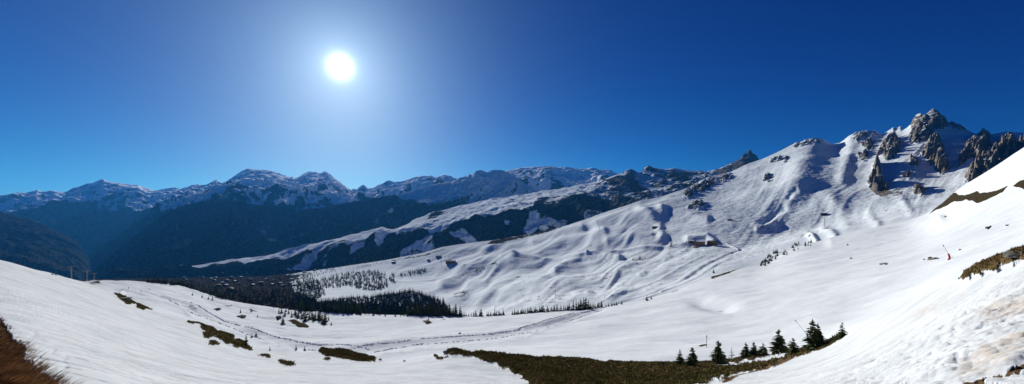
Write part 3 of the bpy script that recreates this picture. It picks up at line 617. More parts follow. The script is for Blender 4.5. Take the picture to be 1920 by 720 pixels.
class MB:
    def __init__(s): s.v = []; s.f = []
    def box(s, x0, x1, y0, y1, z0, z1):
        n = len(s.v); s.v += [(x, y, z) for z in (z0, z1) for (x, y) in ((x0, y0), (x1, y0), (x1, y1), (x0, y1))]
        s.f += [tuple(n+i for i in q) for q in ((3, 2, 1, 0), (4, 5, 6, 7), (0, 1, 5, 4), (1, 2, 6, 5), (2, 3, 7, 6), (3, 0, 4, 7))]; return s
    def tube(s, pts, r, k=6):
        pts = [Vector(p) for p in pts]; rs = r if isinstance(r, (list, tuple)) else [r]*len(pts); n0 = len(s.v)
        for i, p in enumerate(pts):
            d = (pts[min(i+1, len(pts)-1)]-pts[max(i-1, 0)]).normalized(); u = d.cross(Vector((0.13, 0.3, 1)))
            if u.length < .15: u = d.cross(Vector((1, 0, 0)))
            u.normalize(); w = d.cross(u)
            s.v += [tuple(p+(u*math.cos(2*math.pi*j/k)+w*math.sin(2*math.pi*j/k))*rs[i]) for j in range(k)]
        for i in range(len(pts)-1):
            for j in range(k): a = n0+i*k; s.f.append((a+j, a+(j+1) % k, a+k+(j+1) % k, a+k+j))
        s.f.append(tuple(n0+j for j in range(k))[::-1]); s.f.append(tuple(n0+(len(pts)-1)*k+j for j in range(k))); return s
    def out(s, name, mat, parent=None, smooth=False): return mk(name, s.v, s.f, mat, parent, smooth)

# ------------------------------------------------------------------ conifers
def spruce_crown(h, rad, seed, levels, per, fine=True, sparse=0., double=False):
    rr = random.Random(seed); v = []; f = []
    def tri(a, b, c): n = len(v); v.extend((a, b, c)); f.append((n, n+1, n+2))
    lean = rr.uniform(-.02, .02)
    tops = [(0, 0, h, 1.)]+([(rad*.42, 0, h*.86, .7)] if double else [])
    for tx, ty, th, sc in tops:
        for i in range(levels):
            t = (i+rr.random()*.7)/levels; z = th*(.05+.95*t)
            rmax = rad*sc*((1-t)**.8)*(.75+.45*rr.random())+.04*h*(.3 if t > .9 else 1)*.3
            n = max(3, int(per*(1-t*.6)))
            for j in range(n):
                if rr.random() < sparse: continue
                a = rr.random()*6.283; L = rmax*rr.uniform(.6, 1.12); ca, sa = math.cos(a), math.sin(a)
                x0, y0 = tx*(1-t*.0)+lean*z, ty
                up = .28*(t > .75)
                dz = L*rr.uniform(-.42, -.08)+L*up*2
                segs = 3 if fine else 1
                w = L*.30+.02*h
                for q in range(segs):
                    b0 = q/segs*.75; b1 = min(1, b0+.5)
                    p0 = (x0+ca*L*b0, y0+sa*L*b0, z+dz*b0*b0)
                    for sgn in ((-1, 1) if fine else (1,)):
                        a2 = a+sgn*rr.uniform(.15, .55)
                        L2 = L*(b1-b0)*rr.uniform(.8, 1.2)
                        tip = (p0[0]+math.cos(a2)*L2, p0[1]+math.sin(a2)*L2, p0[2]+dz*(b1-b0)*1.3-.02*h*rr.random())
                        tri((p0[0]-sa*w*.35, p0[1]+ca*w*.35, p0[2]+.012*h), (p0[0]+sa*w*.35, p0[1]-ca*w*.35, p0[2]-.03*h), tip)
                tip = (x0+ca*L, y0+sa*L, z+dz)
                tri((x0, y0, z+.06*h*(1-t)), (x0, y0, z-.05*h*(1-t)-.01*h), tip)
        n0 = len(v)
        for j in range(6):
            a = j*1.047; tri((tx+lean*th, ty, th*1.03), (tx+math.cos(a)*.03*h, ty+math.sin(a)*.03*h, th*.86), (tx+math.cos(a+1)*.03*h, ty+math.sin(a+1)*.03*h, th*.84))
    return v, f
def spruce(name, h, rad, seed, levels=22, per=12, mat=None, sparse=0., double=False):
    r = empty(name)
    v, f = spruce_crown(h, rad, seed, levels, per, True, sparse, double)
    mk('crown', v, f, mat or M_needle, r)
    MB().tube([(0, 0, -.6), (0, 0, h*.4), (0, 0, h*.93)], [h*.022, h*.016, h*.004]).out('trunk', M_bark, r)
    return r
def bases_at(x, y, ymax=None):
    p = hit(x, y)
    k = 0
    while p and ymax and p.y > ymax and k < 40: y += 1; p = hit(x, y); k += 1
    return p
# near trees on the heather patch: x, base y, top y, half width px, label
NEAR = [
 (1275, 684, 655, 9, 'spruce', 'small dark spruce at the left end of the row on the heather bank'),
 (1298, 688, 651, 13, 'spruce', 'broad dark spruce second from the left end of the row on the heather bank'),
 (1347, 682, 638, 15, 'spruce', 'full conical spruce standing on the heather just left of the bare grey larch'),
 (1398, 669, 642, 9, 'spruce', 'left one of two small spruces touching each other in the middle of the bank row'),
 (1413, 667, 640, 9, 'spruce', 'right one of two small spruces touching each other in the middle of the bank row'),
 (1430, 665, 643, 12, 'spruce', 'short bushy spruce just left of the tall dense spruce on the bank'),
 (1460, 657, 614, 16, 'spruce', 'tall dense spruce left of the low spruce bush on the bank'),
 (1487, 663, 633, 13, 'spruce', 'low ragged spruce bush between the two tallest spruces of the bank'),
 (1524, 656, 598, 17, 'double', 'tallest spruce with two tops standing beside the red snow lance'),
 (1561, 641, 628, 5, 'spruce', 'tiny spruce alone on the dark bank right of the double topped spruce'),
 (1569, 638, 625, 6, 'spruce', 'small squat spruce leaning against the foot of the last tree of the row'),
 (1579, 634, 604, 8, 'spruce', 'slim spruce at the right end of the row where the white slope begins'),
 (1372, 678, 651, 8, 'larch', 'bare grey larch standing beside the full conical spruce on the snow gap'),
 (1241, 684, 676, 5, 'spruce', 'knee high spruce seedling on the heather left of the whole tree row')]
taken = []
for i, (x, y, yt, hw, kind, lab) in enumerate(NEAR):
    p = bases_at(x, y, 130)
    h = (y-yt)*p.y/FP; rad = hw*p.y/FP
    if kind == 'larch':
        r = empty('larch', p)
        rr = random.Random(4); mb = MB()
        for q in range(46):
            t = rr.random()**.8; a = rr.random()*6.28; L = rad*(1.05-t)*rr.uniform(.6, 1.1); z = h*(.08+.88*t)
            e = (math.cos(a)*L, math.sin(a)*L, z+L*rr.uniform(.0, .5)); mb.tube([(0, 0, z), e], [.035, .012], 3)
            for w in range(3):
                f_ = rr.uniform(.4, 1); b2 = a+rr.uniform(-1, 1); m0 = (e[0]*f_, e[1]*f_, z+(e[2]-z)*f_)
                mb.tube([m0, (m0[0]+math.cos(b2)*L*.3, m0[1]+math.sin(b2)*L*.3, m0[2]+L*.12)], [.02, .01], 3)
        mb.out('crown', M_twig, r); MB().tube([(0, 0, -.4), (0, 0, h)], [h*.025, .015]).out('trunk', M_twig, r)
        tag(r, lab, 'tree')
    else:
        r = spruce('spruce', h, rad*1.4, 100+i, 20 if h > 3 else 12, 15, sparse=.12, double=(kind == 'double')); r.location = p
        tag(r, lab, 'tree', 'spruces on the heather bank')
print('near trees', round(time.time()-T0, 1))
# smaller trees: shared prototypes, unit height, a crown and a trunk each
PROTO = []
for k in range(4):
    r = spruce('spruce', 1., [.26, .30, .36, .28][k], 200+k, 14, 10, M_needle, .05)
    PROTO.append(r)
used = [False]*4
def put(p, h, lab, group, cat='tree'):
    k = random.randrange(4)
    if not used[k]: o = PROTO[k]; kids(o); KIDS[o.name] = [(q, []) for q in kids(o)]; used[k] = True
    else: o = copy_tree(PROTO[k])
    o.location = p; s = h*random.uniform(.92, 1.08); o.scale = (s*random.uniform(.9, 1.25),)*2+(s,); o.rotation_euler = (0, 0, random.uniform(0, 6.28))
    tag(o, lab, cat, group); return o
NPUT = 0
def put_px(x, y, yt, lab, group, push=0.):
    global NPUT
    p = hit(x, y)
    if not p: return
    if push:
        q = drop(p.x*(1+push/p.y), p.y+push); p = q or p
    NPUT += 1
    put(p, max(1.2, (y-yt)*p.y/FP), lab, group)
# single trees of the terrace
for x, y, yt, lab in [
 (530, 608, 593, 'round dark spruce casting a blue shadow at the left end of the terrace heather'), (608, 609, 584, 'widest spruce at the right end of the terrace clump'), (616, 601, 591, 'small spruce just right of the widest terrace spruce'),
 (621, 610, 602, 'lone young spruce on the snow right of the terrace clump'), (571, 584, 575, 'spruce behind the terrace clump near the edge of the forest'), (451, 587, 578, 'spruce standing alone on the terrace left of the small stones'),
 (483, 594, 589, 'small young spruce on open snow between the track and the terrace edge'), (471, 585, 577, 'spruce beside the dead brushwood on the terrace edge'),
 (461, 648, 627, 'pale green spruce growing out of the long heather strip'), (472, 633, 625, 'left small bush like spruce beside the track'), (480, 632, 622, 'right small bush like spruce beside the track'),
 (555, 657, 645, 'dark squat spruce below the track on the snow'), (571, 658, 649, 'smaller squat spruce right of its twin below the track'), (506, 657, 649, 'small spruce beside the tip of the stony snow below the track'),
 (361, 554, 548, 'leftmost tiny spruce of the terrace above the bend of the track'), (379, 558, 552, 'tiny spruce on open snow above the bend of the track'), (391, 561, 554, 'left spruce of the pair under the forest edge'), (398, 563, 555, 'right spruce of the pair under the forest edge'),
 (803, 600, 594, 'dark shrub like spruce beside the flat rock on the terrace'), (751, 593, 588, 'tiny spruce on the terrace edge above the flat rock'),
 (1213, 564, 552, 'spruce standing on the rim where the open slope drops away'), (1221, 561, 554, 'short spruce beside the taller one on the rim of the open slope'), (1338, 512, 503, 'lone spruce on the piste behind the rim of the open slope'),
 (1366, 512, 507, 'tiny spruce on the bank of the dark cutting behind the rim'), (1520, 461, 456, 'last small spruce of the clump on the right slope')]:
    put_px(x, y, yt, lab, None)
for x, y, yt in [(523, 588, 577), (528, 588, 576), (534, 592, 580), (541, 588, 579), (547, 594, 583), (536, 585, 577), (555, 594, 579), (559, 597, 579), (553, 590, 577), (566, 598, 583), (572, 603, 585), (569, 592, 583), (574, 597, 584), (580, 600, 585), (586, 598, 584), (591, 600, 583), (584, 592, 584), (596, 600, 583), (600, 602, 585), (597, 594, 583), (604, 606, 585), (611, 604, 587), (588, 602, 588), (577, 590, 582), (563, 587, 579)]:
    put_px(x, y, yt, 'dark spruce in the loose clump on the snow terrace above the track', 'spruces of the terrace clump')
for x in [638, 652, 668, 676, 700, 722, 741, 764, 790]:
    y = float(np.interp(x, [p[0] for p in Er], [p[1] for p in Er])); put_px(x, y+3, y-5, 'small spruce standing out on the snow in front of the forest edge', 'spruces in front of the forest edge')
x = 846
rr = random.Random(12)
while x < 1132:
    y = float(np.interp(x, [p[0] for p in Er], [p[1] for p in Er])); hgt = rr.uniform(7, 14)
    if 1074 < x < 1104: hgt = rr.uniform(15, 23)
    if 905 < x < 912 or 948 < x < 955: x += 6; continue
    put_px(x, y+1.0, y+1-hgt, 'dark spruce in the long row along the far edge of the terrace', 'spruces in the row along the terrace edge', push=6)
    x += rr.uniform(2.6, 5.2)
for x in [1136, 1141, 1147, 1152, 1156, 1166]:
    y = float(np.interp(x, [p[0] for p in Er], [p[1] for p in Er])); put_px(x, y+1, y-6, 'low spruce where the terrace row thins out beside the end of the track', 'low spruces at the end of the row', push=5)
def inpoly(x, y, P):
    w = False
    for i in range(len(P)):
        a = P[i]; b = P[i-1]
        if (a[1] > y) != (b[1] > y) and x < (b[0]-a[0])*(y-a[1])/(b[1]-a[1])+a[0]: w = not w
    return w
def scatter(poly, n, seed):
    r = random.Random(seed); xs = [p[0] for p in poly]; ys = [p[1] for p in poly]; out = []
    while len(out) < n:
        x = r.uniform(min(xs), max(xs)); y = r.uniform(min(ys), max(ys))
        if inpoly(x, y, poly): out.append((x, y))
    return out
for x, y in scatter([(1420, 504), (1432, 490), (1448, 474), (1456, 470), (1462, 474), (1456, 486), (1440, 497)], 34, 5)+scatter([(1466, 480), (1472, 470), (1478, 470), (1478, 478)], 6, 6)+scatter([(1482, 474), (1488, 456), (1498, 452), (1500, 466)], 12, 7)+scatter([(1505, 462), (1516, 452), (1530, 450), (1518, 461)], 5, 8):
    put_px(x, y, y-random.uniform(5, 8.5), 'dark spruce in the steep clump between the rim and the ski slopes', 'spruces of the steep clump')
for poly, n, hh in [([(1180, 492), (1195, 480), (1215, 484), (1200, 498)], 9, 5), ([(1246, 460), (1262, 457), (1260, 463)], 4, 6), ([(1278, 458), (1300, 448), (1300, 454)], 5, 5), ([(1335, 455), (1348, 449), (1350, 456)], 4, 5)]:
    for x, y in scatter(poly, n, 20+n): put_px(x, y, y-hh*random.uniform(.7, 1.2), 'small dark spruce scattered on the far ski slopes near the pistes', 'spruces scattered on the ski slopes')
print('placed', NPUT, round(time.time()-T0, 1))
# the forest: individual trees for the nearest, one mass for the rest
pts = []
for poly, n, hm in [
  ([(175, 534), (260, 524), (340, 521), (420, 520), (420, 562), (380, 549), (340, 536), (250, 528)], 900, 11),
  ([(420, 520), (500, 519), (560, 514), (562, 584), (500, 575), (420, 562)], 1500, 12),
  ([(560, 570), (620, 566), (680, 571), (700, 556), (752, 549), (770, 546), (790, 552), (812, 560), (832, 566), (835, 590), (870, 594), (650, 588), (560, 583)], 2500, 16),
  ([(556, 516), (585, 512), (600, 530), (612, 552), (590, 566), (556, 572)], 520, 14),
  ([(560, 550), (590, 560), (600, 575), (560, 575)], 200, 13),
  ([(640, 560), (690, 556), (692, 566), (650, 572), (600, 572)], 230, 13),
  ([(600, 524), (640, 512), (700, 508), (722, 512), (728, 540), (700, 546), (650, 538), (610, 540), (580, 546), (575, 530)], 620, 18),
  ([(728, 528), (736, 507), (742, 520), (740, 530)], 24, 18), ([(745, 516), (772, 508), (800, 504), (797, 511), (765, 519)], 70, 16), ([(566, 516), (600, 508), (640, 500), (640, 506), (600, 516), (568, 530)], 90, 12),
  ([(560, 530), (580, 530), (585, 555), (560, 560)], 110, 13),
  ([(640, 503), (700, 492), (760, 482), (825, 468), (825, 473), (760, 489), (700, 499), (650, 507)], 130, 7),
  ([(850, 522), (880, 508), (920, 497), (960, 487), (958, 492), (920, 503), (880, 516)], 50, 7), ([(1000, 500), (1060, 492), (1080, 496), (1020, 506)], 14, 6), ([(1100, 480), (1150, 482), (1160, 490), (1110, 490)], 14, 6), ([(1050, 468), (1075, 460), (1080, 464), (1060, 472)], 12, 6), ([(825, 495), (832, 480), (850, 478), (852, 483)], 10, 9)]:
    for x, y in scatter(poly, n, n):
        p = hit(x, y)
        if p and p.y > 560: pts.append((p, hm*random.uniform(.65, 1.25), x))
pts.sort(key=lambda q: q[0].length/q[1])
nind = max(0, 296-NPUT-len(NEAR))
FORE = pts[:nind]; REST = pts[nind:]
for p, h, x in FORE: put(p, h, 'dark spruce at the near edge of the valley forest behind the terrace', 'spruces at the near edge of the valley forest')
FV = []; FF = []
shapes = []
for k in range(6):
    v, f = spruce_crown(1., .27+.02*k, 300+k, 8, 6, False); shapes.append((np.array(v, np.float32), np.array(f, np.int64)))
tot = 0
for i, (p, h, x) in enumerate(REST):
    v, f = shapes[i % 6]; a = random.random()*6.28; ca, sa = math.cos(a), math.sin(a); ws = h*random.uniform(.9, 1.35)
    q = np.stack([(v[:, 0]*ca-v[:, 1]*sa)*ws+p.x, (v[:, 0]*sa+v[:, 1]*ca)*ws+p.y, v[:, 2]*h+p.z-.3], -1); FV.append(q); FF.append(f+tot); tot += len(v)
def rawmesh(name, V, F, mat, kind=None):
    V = np.concatenate(V).astype(np.float32); F = np.concatenate(F).astype(np.int32); n = len(F); k = F.shape[1]
    me = bpy.data.meshes.new(name); me.vertices.add(len(V)); me.vertices.foreach_set('co', V.reshape(-1)); me.loops.add(n*k); me.loops.foreach_set('vertex_index', F.reshape(-1))
    me.polygons.add(n); me.polygons.foreach_set('loop_start', np.arange(0, n*k, k, dtype=np.int32)); me.update(); me.validate(); me.materials.append(mat)
    o = bpy.data.objects.new(name, me); COL.objects.link(o)
    if kind: o['kind'] = kind
    return o
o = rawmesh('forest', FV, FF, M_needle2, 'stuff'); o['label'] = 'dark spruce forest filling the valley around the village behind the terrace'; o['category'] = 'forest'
print('forest', len(REST), round(time.time()-T0, 1))

# ------------------------------------------------------------------ ground cover on the near slope
def sample(cname, cond, n, seed):
    c = SHEETS[cname]; r = np.random.default_rng(seed)
    ok = np.argwhere(cond(c)); w = np.ones(len(ok)); idx = ok[r.integers(0, len(ok), n)]
    i = np.minimum(idx[:, 0], c.X.shape[0]-2); j = np.minimum(idx[:, 1], c.X.shape[1]-2); a = r.random(n); b = r.random(n)
    def L(A): return (A[i, j]*(1-a)+A[i+1, j]*a)*(1-b)+(A[i, j+1]*(1-a)+A[i+1, j+1]*a)*b
    return L(c.X), L(c.Y), L(c.Zf), r
def tufts(cond, n, seed, size, blades, name, mat, label, lean=(0, 0), cname='near_slope', spread=.6, flatw=.12):
    X, Y, Z, r = sample(cname, cond, n, seed); V = []
    for b in range(blades):
        a = r.random(n)*6.283; s = size*(.5+r.random(n)); tilt = spread*(r.random(n)-.2)
        ox = r.normal(0, .35, n)*size; oy = r.normal(0, .35, n)*size
        bx = X+ox; by = Y+oy; w = s*flatw
        tx = bx+np.cos(a)*s*tilt+lean[0]*s; ty = by+np.sin(a)*s*tilt+lean[1]*s; tz = Z+s*(1-.55*np.hypot(*lean))*(.5+.5*r.random(n))
        V.append(np.stack([np.stack([bx-np.sin(a)*w, by+np.cos(a)*w, Z-.04], -1), np.stack([bx+np.sin(a)*w, by-np.cos(a)*w, Z-.04], -1), np.stack([tx, ty, tz], -1)], 1).reshape(-1, 3))
    V = np.concatenate(V); F = np.arange(len(V)).reshape(-1, 3)
    o = rawmesh(name, [V], [F], mat, 'stuff'); o['label'] = label; o['category'] = 'ground cover'; return o
M_heather = flat('heather', (.08, .10, .028), (.27, .19, .085), .9, spec=0)
M_heather2 = flat('brown_heather', (.13, .085, .035), (.24, .16, .075), .4, spec=0)
M_straw = flat('dry_grass', (.10, .06, .028), (.55, .36, .17), 4, spec=.1)
tufts(lambda c: (c.hm > .6) & (c.s > 1.02) & (c.s < 3.05) & (c.px > 780), 30000, 1, .24, 3, 'heather', M_heather, 'dark heather and low bushes covering the bare bank at the foot of the spruces', spread=1.2, flatw=.3)
tufts(lambda c: (c.hm > .6) & (c.s > 1.02) & (c.s < 3.05) & (c.px < 780), 9000, 2, .28, 3, 'heather', M_heather, 'dark heather strips poking out of the snow on the left slope', spread=1.2, flatw=.3)
tufts(lambda c: (c.brn > .6) & (c.s > 1.02) & (c.s < 3.05), 9000, 3, .09, 3, 'brown_grass', M_heather2, 'brown grass on the bare mound with the grey stone at the right', spread=1.2, flatw=.25)
tufts(lambda c: (c.gl > .97) & (c.s > .5) & (c.s < 2.6) & (c.px > -200) & (c.px < 200), 20000, 4, .17, 2, 'dry_grass', M_straw, 'long brown dry grass combed downhill beside the snow edge', lean=(.75, .35), spread=.45, flatw=.05)
# clods thrown up along the track
V = []; F = []; tot = 0
ico_v = np.array([(0, 0, 1), (.89, 0, .45), (.28, .85, .45), (-.72, .53, .45), (-.72, -.53, .45), (.28, -.85, .45), (.72, .53, -.45), (-.28, .85, -.45), (-.89, 0, -.45), (-.28, -.85, -.45), (.72, -.53, -.45)], float)
ico_f = np.array([(0, 1, 2), (0, 2, 3), (0, 3, 4), (0, 4, 5), (0, 5, 1), (1, 6, 2), (2, 7, 3), (3, 8, 4), (4, 9, 5), (5, 10, 1), (2, 6, 7), (3, 7, 8), (4, 8, 9), (5, 9, 10), (1, 10, 6)])
rr = random.Random(9)
tp = []
for x, y in TRACK[3:-1]:
    p = hit(x, y); 
    if p and p.y > 130: tp.append(p)
for a, b in zip(tp[:-1], tp[1:]):
    L = (b-a).length; nrm_ = Vector((-(b-a).y, (b-a).x, 0)).normalized()
    for q in range(int(L*3.6)):
        t = rr.random(); side = rr.choice((-1, 1, 1)); off = side*rr.gauss(8.2, .5)
        P = a.lerp(b, t)+nrm_*off; g_ = drop(P.x, P.y)
        if not g_ or abs(g_.z-P.z) > 12: continue
        s = rr.uniform(.2, .6); sc_ = np.array([s*rr.uniform(.7, 1.3), s*rr.uniform(.7, 1.3), s*rr.uniform(.8, 1.5)])
        V.append(ico_v*sc_*(1+.25*np.random.default_rng(q).random((11, 1)))+np.array(g_)[None, :]); F.append(ico_f+tot); tot += 11
o = rawmesh('snow_clods', V, F, M_snowobj, 'stuff'); o['label'] = 'rows of snow clods thrown up along both edges of the winding track'; o['category'] = 'snow'
print('cover', round(time.time()-T0, 1))

# ------------------------------------------------------------------ boulders
def boulder(px, py, w, hgt, lab, seed, group=None, mat=None):
    p = hit(px, py)
    if not p: return
    r = random.Random(seed); s = w*p.y/FP/2; hz = hgt*p.y/FP
    import bmesh
    bm = bmesh.new(); bmesh.ops.create_icosphere(bm, subdivisions=3, radius=1)
    sd_ = r.random()*50
    from mathutils import noise as mn
    for v in bm.verts:
        n = mn.noise(v.co*1.3+Vector((sd_, 0, 0)))*.5+mn.noise(v.co*3.1+Vector((0, sd_, 0)))*.22+mn.noise(v.co*7+Vector((0, 0, sd_)))*.08
        d = v.co.normalized(); q = Vector((round(d.x*2.2)/2.2, round(d.y*2.2)/2.2, round(d.z*2.2)/2.2)); v.co = (v.co*.6+q*.4)*(1+n)
        v.co = Vector((v.co.x*s, v.co.y*s*.8, v.co.z*hz*.62+hz*.25))
    me = bpy.data.meshes.new('boulder'); bm.to_mesh(me); bm.free(); me.materials.append(mat or M_stone)
    o = bpy.data.objects.new('boulder', me); COL.objects.link(o); o.location = p; o.rotation_euler = (0, 0, r.random()*6)
    tag(o, lab, 'rock', group)
boulder(1907, 481, 32, 11, 'grey weathered boulder on top of the brown grassy mound', 1)
for x, y, w, h, lab in [(1053, 673, 7, 5, 'pointed dark stone on the crest of the heather bank'), (835, 664, 8, 8, 'blunt dark rock at the left tip of the heather bank'), (758, 678, 5, 3, 'single small stone on the snow left of the heather bank'),
  (862, 626, 5, 3, 'small dark stone on the snow above the track'), (1744, 484, 8, 3, 'left rock of the flat group beside the far snow lance'), (1754, 485, 9, 3, 'right rock of the flat group beside the far snow lance'), (1733, 487, 4, 2, 'small outlier rock left of the flat rock group'),
  (1653, 496, 7, 2.5, 'left one of two low rocks in the middle of the open slope'), (1662, 496, 6, 2, 'right one of two low rocks in the middle of the open slope'), (1589, 460, 3, 3, 'dark standing stone near the upper rim of the open slope'), (1596, 485, 4, 2.5, 'small dark stone on the open slope below the upright one'),
  (1853, 428, 8, 4, 'slanting brown rock on the snow below the long brown patch'), (1800, 469, 4, 2.5, 'small stone just right of the far snow lance'), (1773, 407, 4, 2.5, 'small stone directly under the long brown patch'), (1890, 423, 7, 2, 'thin rock edge near the right border of the open slope'),
  (799, 603, 14, 3, 'flat grey rock slab beside the dark shrub on the terrace'), (523, 596, 9, 5, 'rounded dark rock left of the shadowed round spruce'), (452, 595, 16, 5, 'dark jagged rock lying on the terrace snow'), (408, 580, 12, 3, 'flat dark rock on the terrace above the track'),
  (446, 560, 5, 3, 'small rock at the forest edge of the terrace'), (98, 515, 4, 2, 'tiny dark stone on the crest of the left slope'), (104, 516, 3, 1.6, 'tiny dark stone on the crest beside its slightly larger neighbour'), (232, 562, 22, 5, 'mossy grey rock hump on the crest of the left slope')]:
    boulder(x, y, w, h, lab, int(x))

# ------------------------------------------------------------------ snow lances and the marker pole
def lance(px, py, bx, by, tx, ty, lab):
    """base pixel, top of the red padding, tip of the lance"""
    p = hit(px, py); Y = p.y
    def rel(x, y): return at(x, y, Y)-p
    r = empty('snow_lance', p); k = Y/FP
    a = rel(bx, by); t = rel(tx, ty); w = 2.6*k
    mid = a*.45+Vector((w*.5, 0, 0))
    MB().tube([(-w*.9, 0, -.3), (-.2*w, 0, a.z*.12), mid, a], [w*.42, w*.62, w*.62, w*.42], 8).out('padding', M_red, r, True)
    MB().tube([(.0, .1, -.5), mid*.9], w*.25, 8).out('post', M_steel, r)
    MB().tube([a*.9, t], [w*.13, w*.085], 6).out('pipe', M_steel, r)
    MB().tube([t-(t-a).normalized()*w*.8, t+(t-a).normalized()*w*.2], w*.26, 8).out('nozzle_head', M_black, r)
    MB().tube([(w*.3, 0, .1), (w*1.6, .2, a.z*.28), (w*3.2, .4, a.z*.52)], w*.1, 5).out('hose', M_black, r)
    return tag(r, lab, 'snow lance', 'snow lances')
lance(1780, 487, 1778.3, 475.5, 1768.5, 460, 'red padded snow lance alone high on the open slope beside flat rocks')
lance(1518, 651, 1512.5, 624.5, 1491.5, 601, 'red padded snow lance leaning out beside the tallest double topped spruce')
p = hit(1325, 652); k = p.y/FP
r = empty('marker_pole', p); MB().tube([(0, 0, -.4), (0, 0, 23*k)], .42*k, 8).out('pole', M_wood, r); MB().tube([(0, 0, 19*k), (0, 0, 23*k)], .8*k, 8).out('sleeve', M_wood, r)
tag(r, 'thin wooden marker pole standing on a bare brown hump in the snow', 'pole')

# ------------------------------------------------------------------ chairlift
def pylon(p, H, arm, lab, group, az=0.):
    r = empty('lift_pylon', p, az)
    MB().tube([(0, 0, -1), (0, 0, H)], [H*.028+.12, H*.02+.1], 10).out('mast', M_steel, r)
    MB().box(-arm, arm, -.22, .22, H-.25, H+.15).box(-arm*.95, -arm*.85, -.1, .1, H+.15, H+.8).box(arm*.85, arm*.95, -.1, .1, H+.15, H+.8).box(-arm, arm, -.06, .06, H+.8, H+.95).out('crossarm', M_steel, r)
    for s in (-1, 1):
        mb = MB().box(arm*s-.12, arm*s+.12, -1.6, 1.6, H-.6, H-.35)
        for q in (-1.3, -.45, .45, 1.3): mb.tube([(arm*s-.1, q, H-.45), (arm*s+.1, q, H-.45)], .26, 8)
        mb.out('sheave_train', M_black, r)
    return tag(r, lab, 'lift pylon', group)
def below(x, ytop, y, Y):
    """foot on the ground under column x at depth Y"""
    q = drop((x-CX)/FP*Y, Y)
    return q, (HY-ytop)/FP*Y-q.z
LP = []
for x, yt, Y, lab in [(134, 500.5, 385, 'nearest and tallest lift pylon behind the crest of the left slope'), (163, 508, 450, 'middle one of the three lift pylons behind the left crest'), (176.5, 513, 500, 'farthest and shortest of the three lift pylons behind the left crest')]:
    q, H = below(x, yt, 0, Y); LP.append((q, H)); pylon(q, H, 2.6 if x < 150 else 2.4, lab, 'pylons of the chairlift', R(25))
start = at(-140, 448, 300)
P3 = [start]+[q+Vector((0, 0, H-.4)) for q, H in LP]+[LP[-1][0]+Vector((30, 160, -45))]
for s in (-1, 1):
    path = []
    for a, b in zip(P3[:-1], P3[1:]):
        for q in range(10):
            t = q/10; c_ = a.lerp(b, t); c_.z -= 4*t*(1-t)*(b-a).length*.018; path.append(c_+Vector((2.35*s, 1.1*s, 0)))
    path.append(P3[-1]+Vector((2.35*s, 1.1*s, 0)))
    tag(MB().tube(path, .05, 5).out('lift_cable', M_black), 'thin haul cable of the chairlift on the '+('far' if s > 0 else 'near')+' side of its pylons', 'cable')
    if s < 0: near_path = path
    else: far_path = path
proto_chair = None
for i, (path, idx, lab) in enumerate([(near_path, 6, 'empty lift chair nearest the left border of the picture'), (near_path, 8, 'lift chair just before the nearest pylon'), (far_path, 7, 'lift chair on the far cable left of the nearest pylon'), (far_path, 9, 'lift chair closest to the nearest pylon on the far cable'), (near_path, 13, 'lift chair between the first and second pylon'), (far_path, 16, 'lift chair just past the nearest pylon on the far cable')]):
    c = path[idx]
    if proto_chair is None:
        r = empty('lift_chair')
        MB().tube([(0, 0, .05), (.25, 0, -.8), (.3, 0, -2.1), (0, 0, -2.5)], .05, 5).out('hanger', M_steel, r)
        MB().box(-1.1, 1.1, -.35, .25, -3.0, -2.9).out('seat', M_black, r); MB().box(-1.1, 1.1, .25, .33, -2.95, -2.3).out('backrest', M_black, r)
        MB().tube([(-1.1, -.4, -2.6), (1.1, -.4, -2.6)], .04, 5).tube([(-1.1, .28, -2.4), (-1.1, -.4, -2.6)], .04, 5).tube([(1.1, .28, -2.4), (1.1, -.4, -2.6)], .04, 5).out('safety_bar', M_steel, r)
        proto_chair = r; o = r
    else: o = copy_tree(proto_chair)
    o.location = c; o.rotation_euler = (0, 0, R(20)); tag(o, lab, 'lift chair', 'chairs of the chairlift')
for x, yb, yt, lab in [(1158, 521, 505, 'lift pylon rising from the middle of the snow mounds'), (1041, 559, 544, 'lift pylon at the lower left of the snow mounds'), (1124, 433, 424, 'lift pylon high on the smooth shaded face above the catwalk'), (1185, 416, 405, 'lift pylon on the shoulder right of the shaded face'),
   (1256, 479, 466, 'lift pylon standing below the small trees left of the restaurant'), (1133, 560, 553, 'short lift pylon low on the piste near the terrace row'), (1365, 425, 414, 'lift pylon on open snow above right of the restaurant'), (1546, 425, 409, 'lift pylon under the dark hut on the snowy rib'),
   (928, 584, 572, 'lift pylon showing just above the terrace tree row'), (769, 546, 539, 'small lift pylon above the dark wood of the valley'), (827, 498, 488, 'lift pylon left of the long brown building')]:
    q = hit(x, yb)
    pylon(q, max(6, (yb-yt)*q.y/FP), 2.6*max(1, q.y/1500), lab, 'pylons on the far ski slopes', R(random.uniform(-30, 30)))

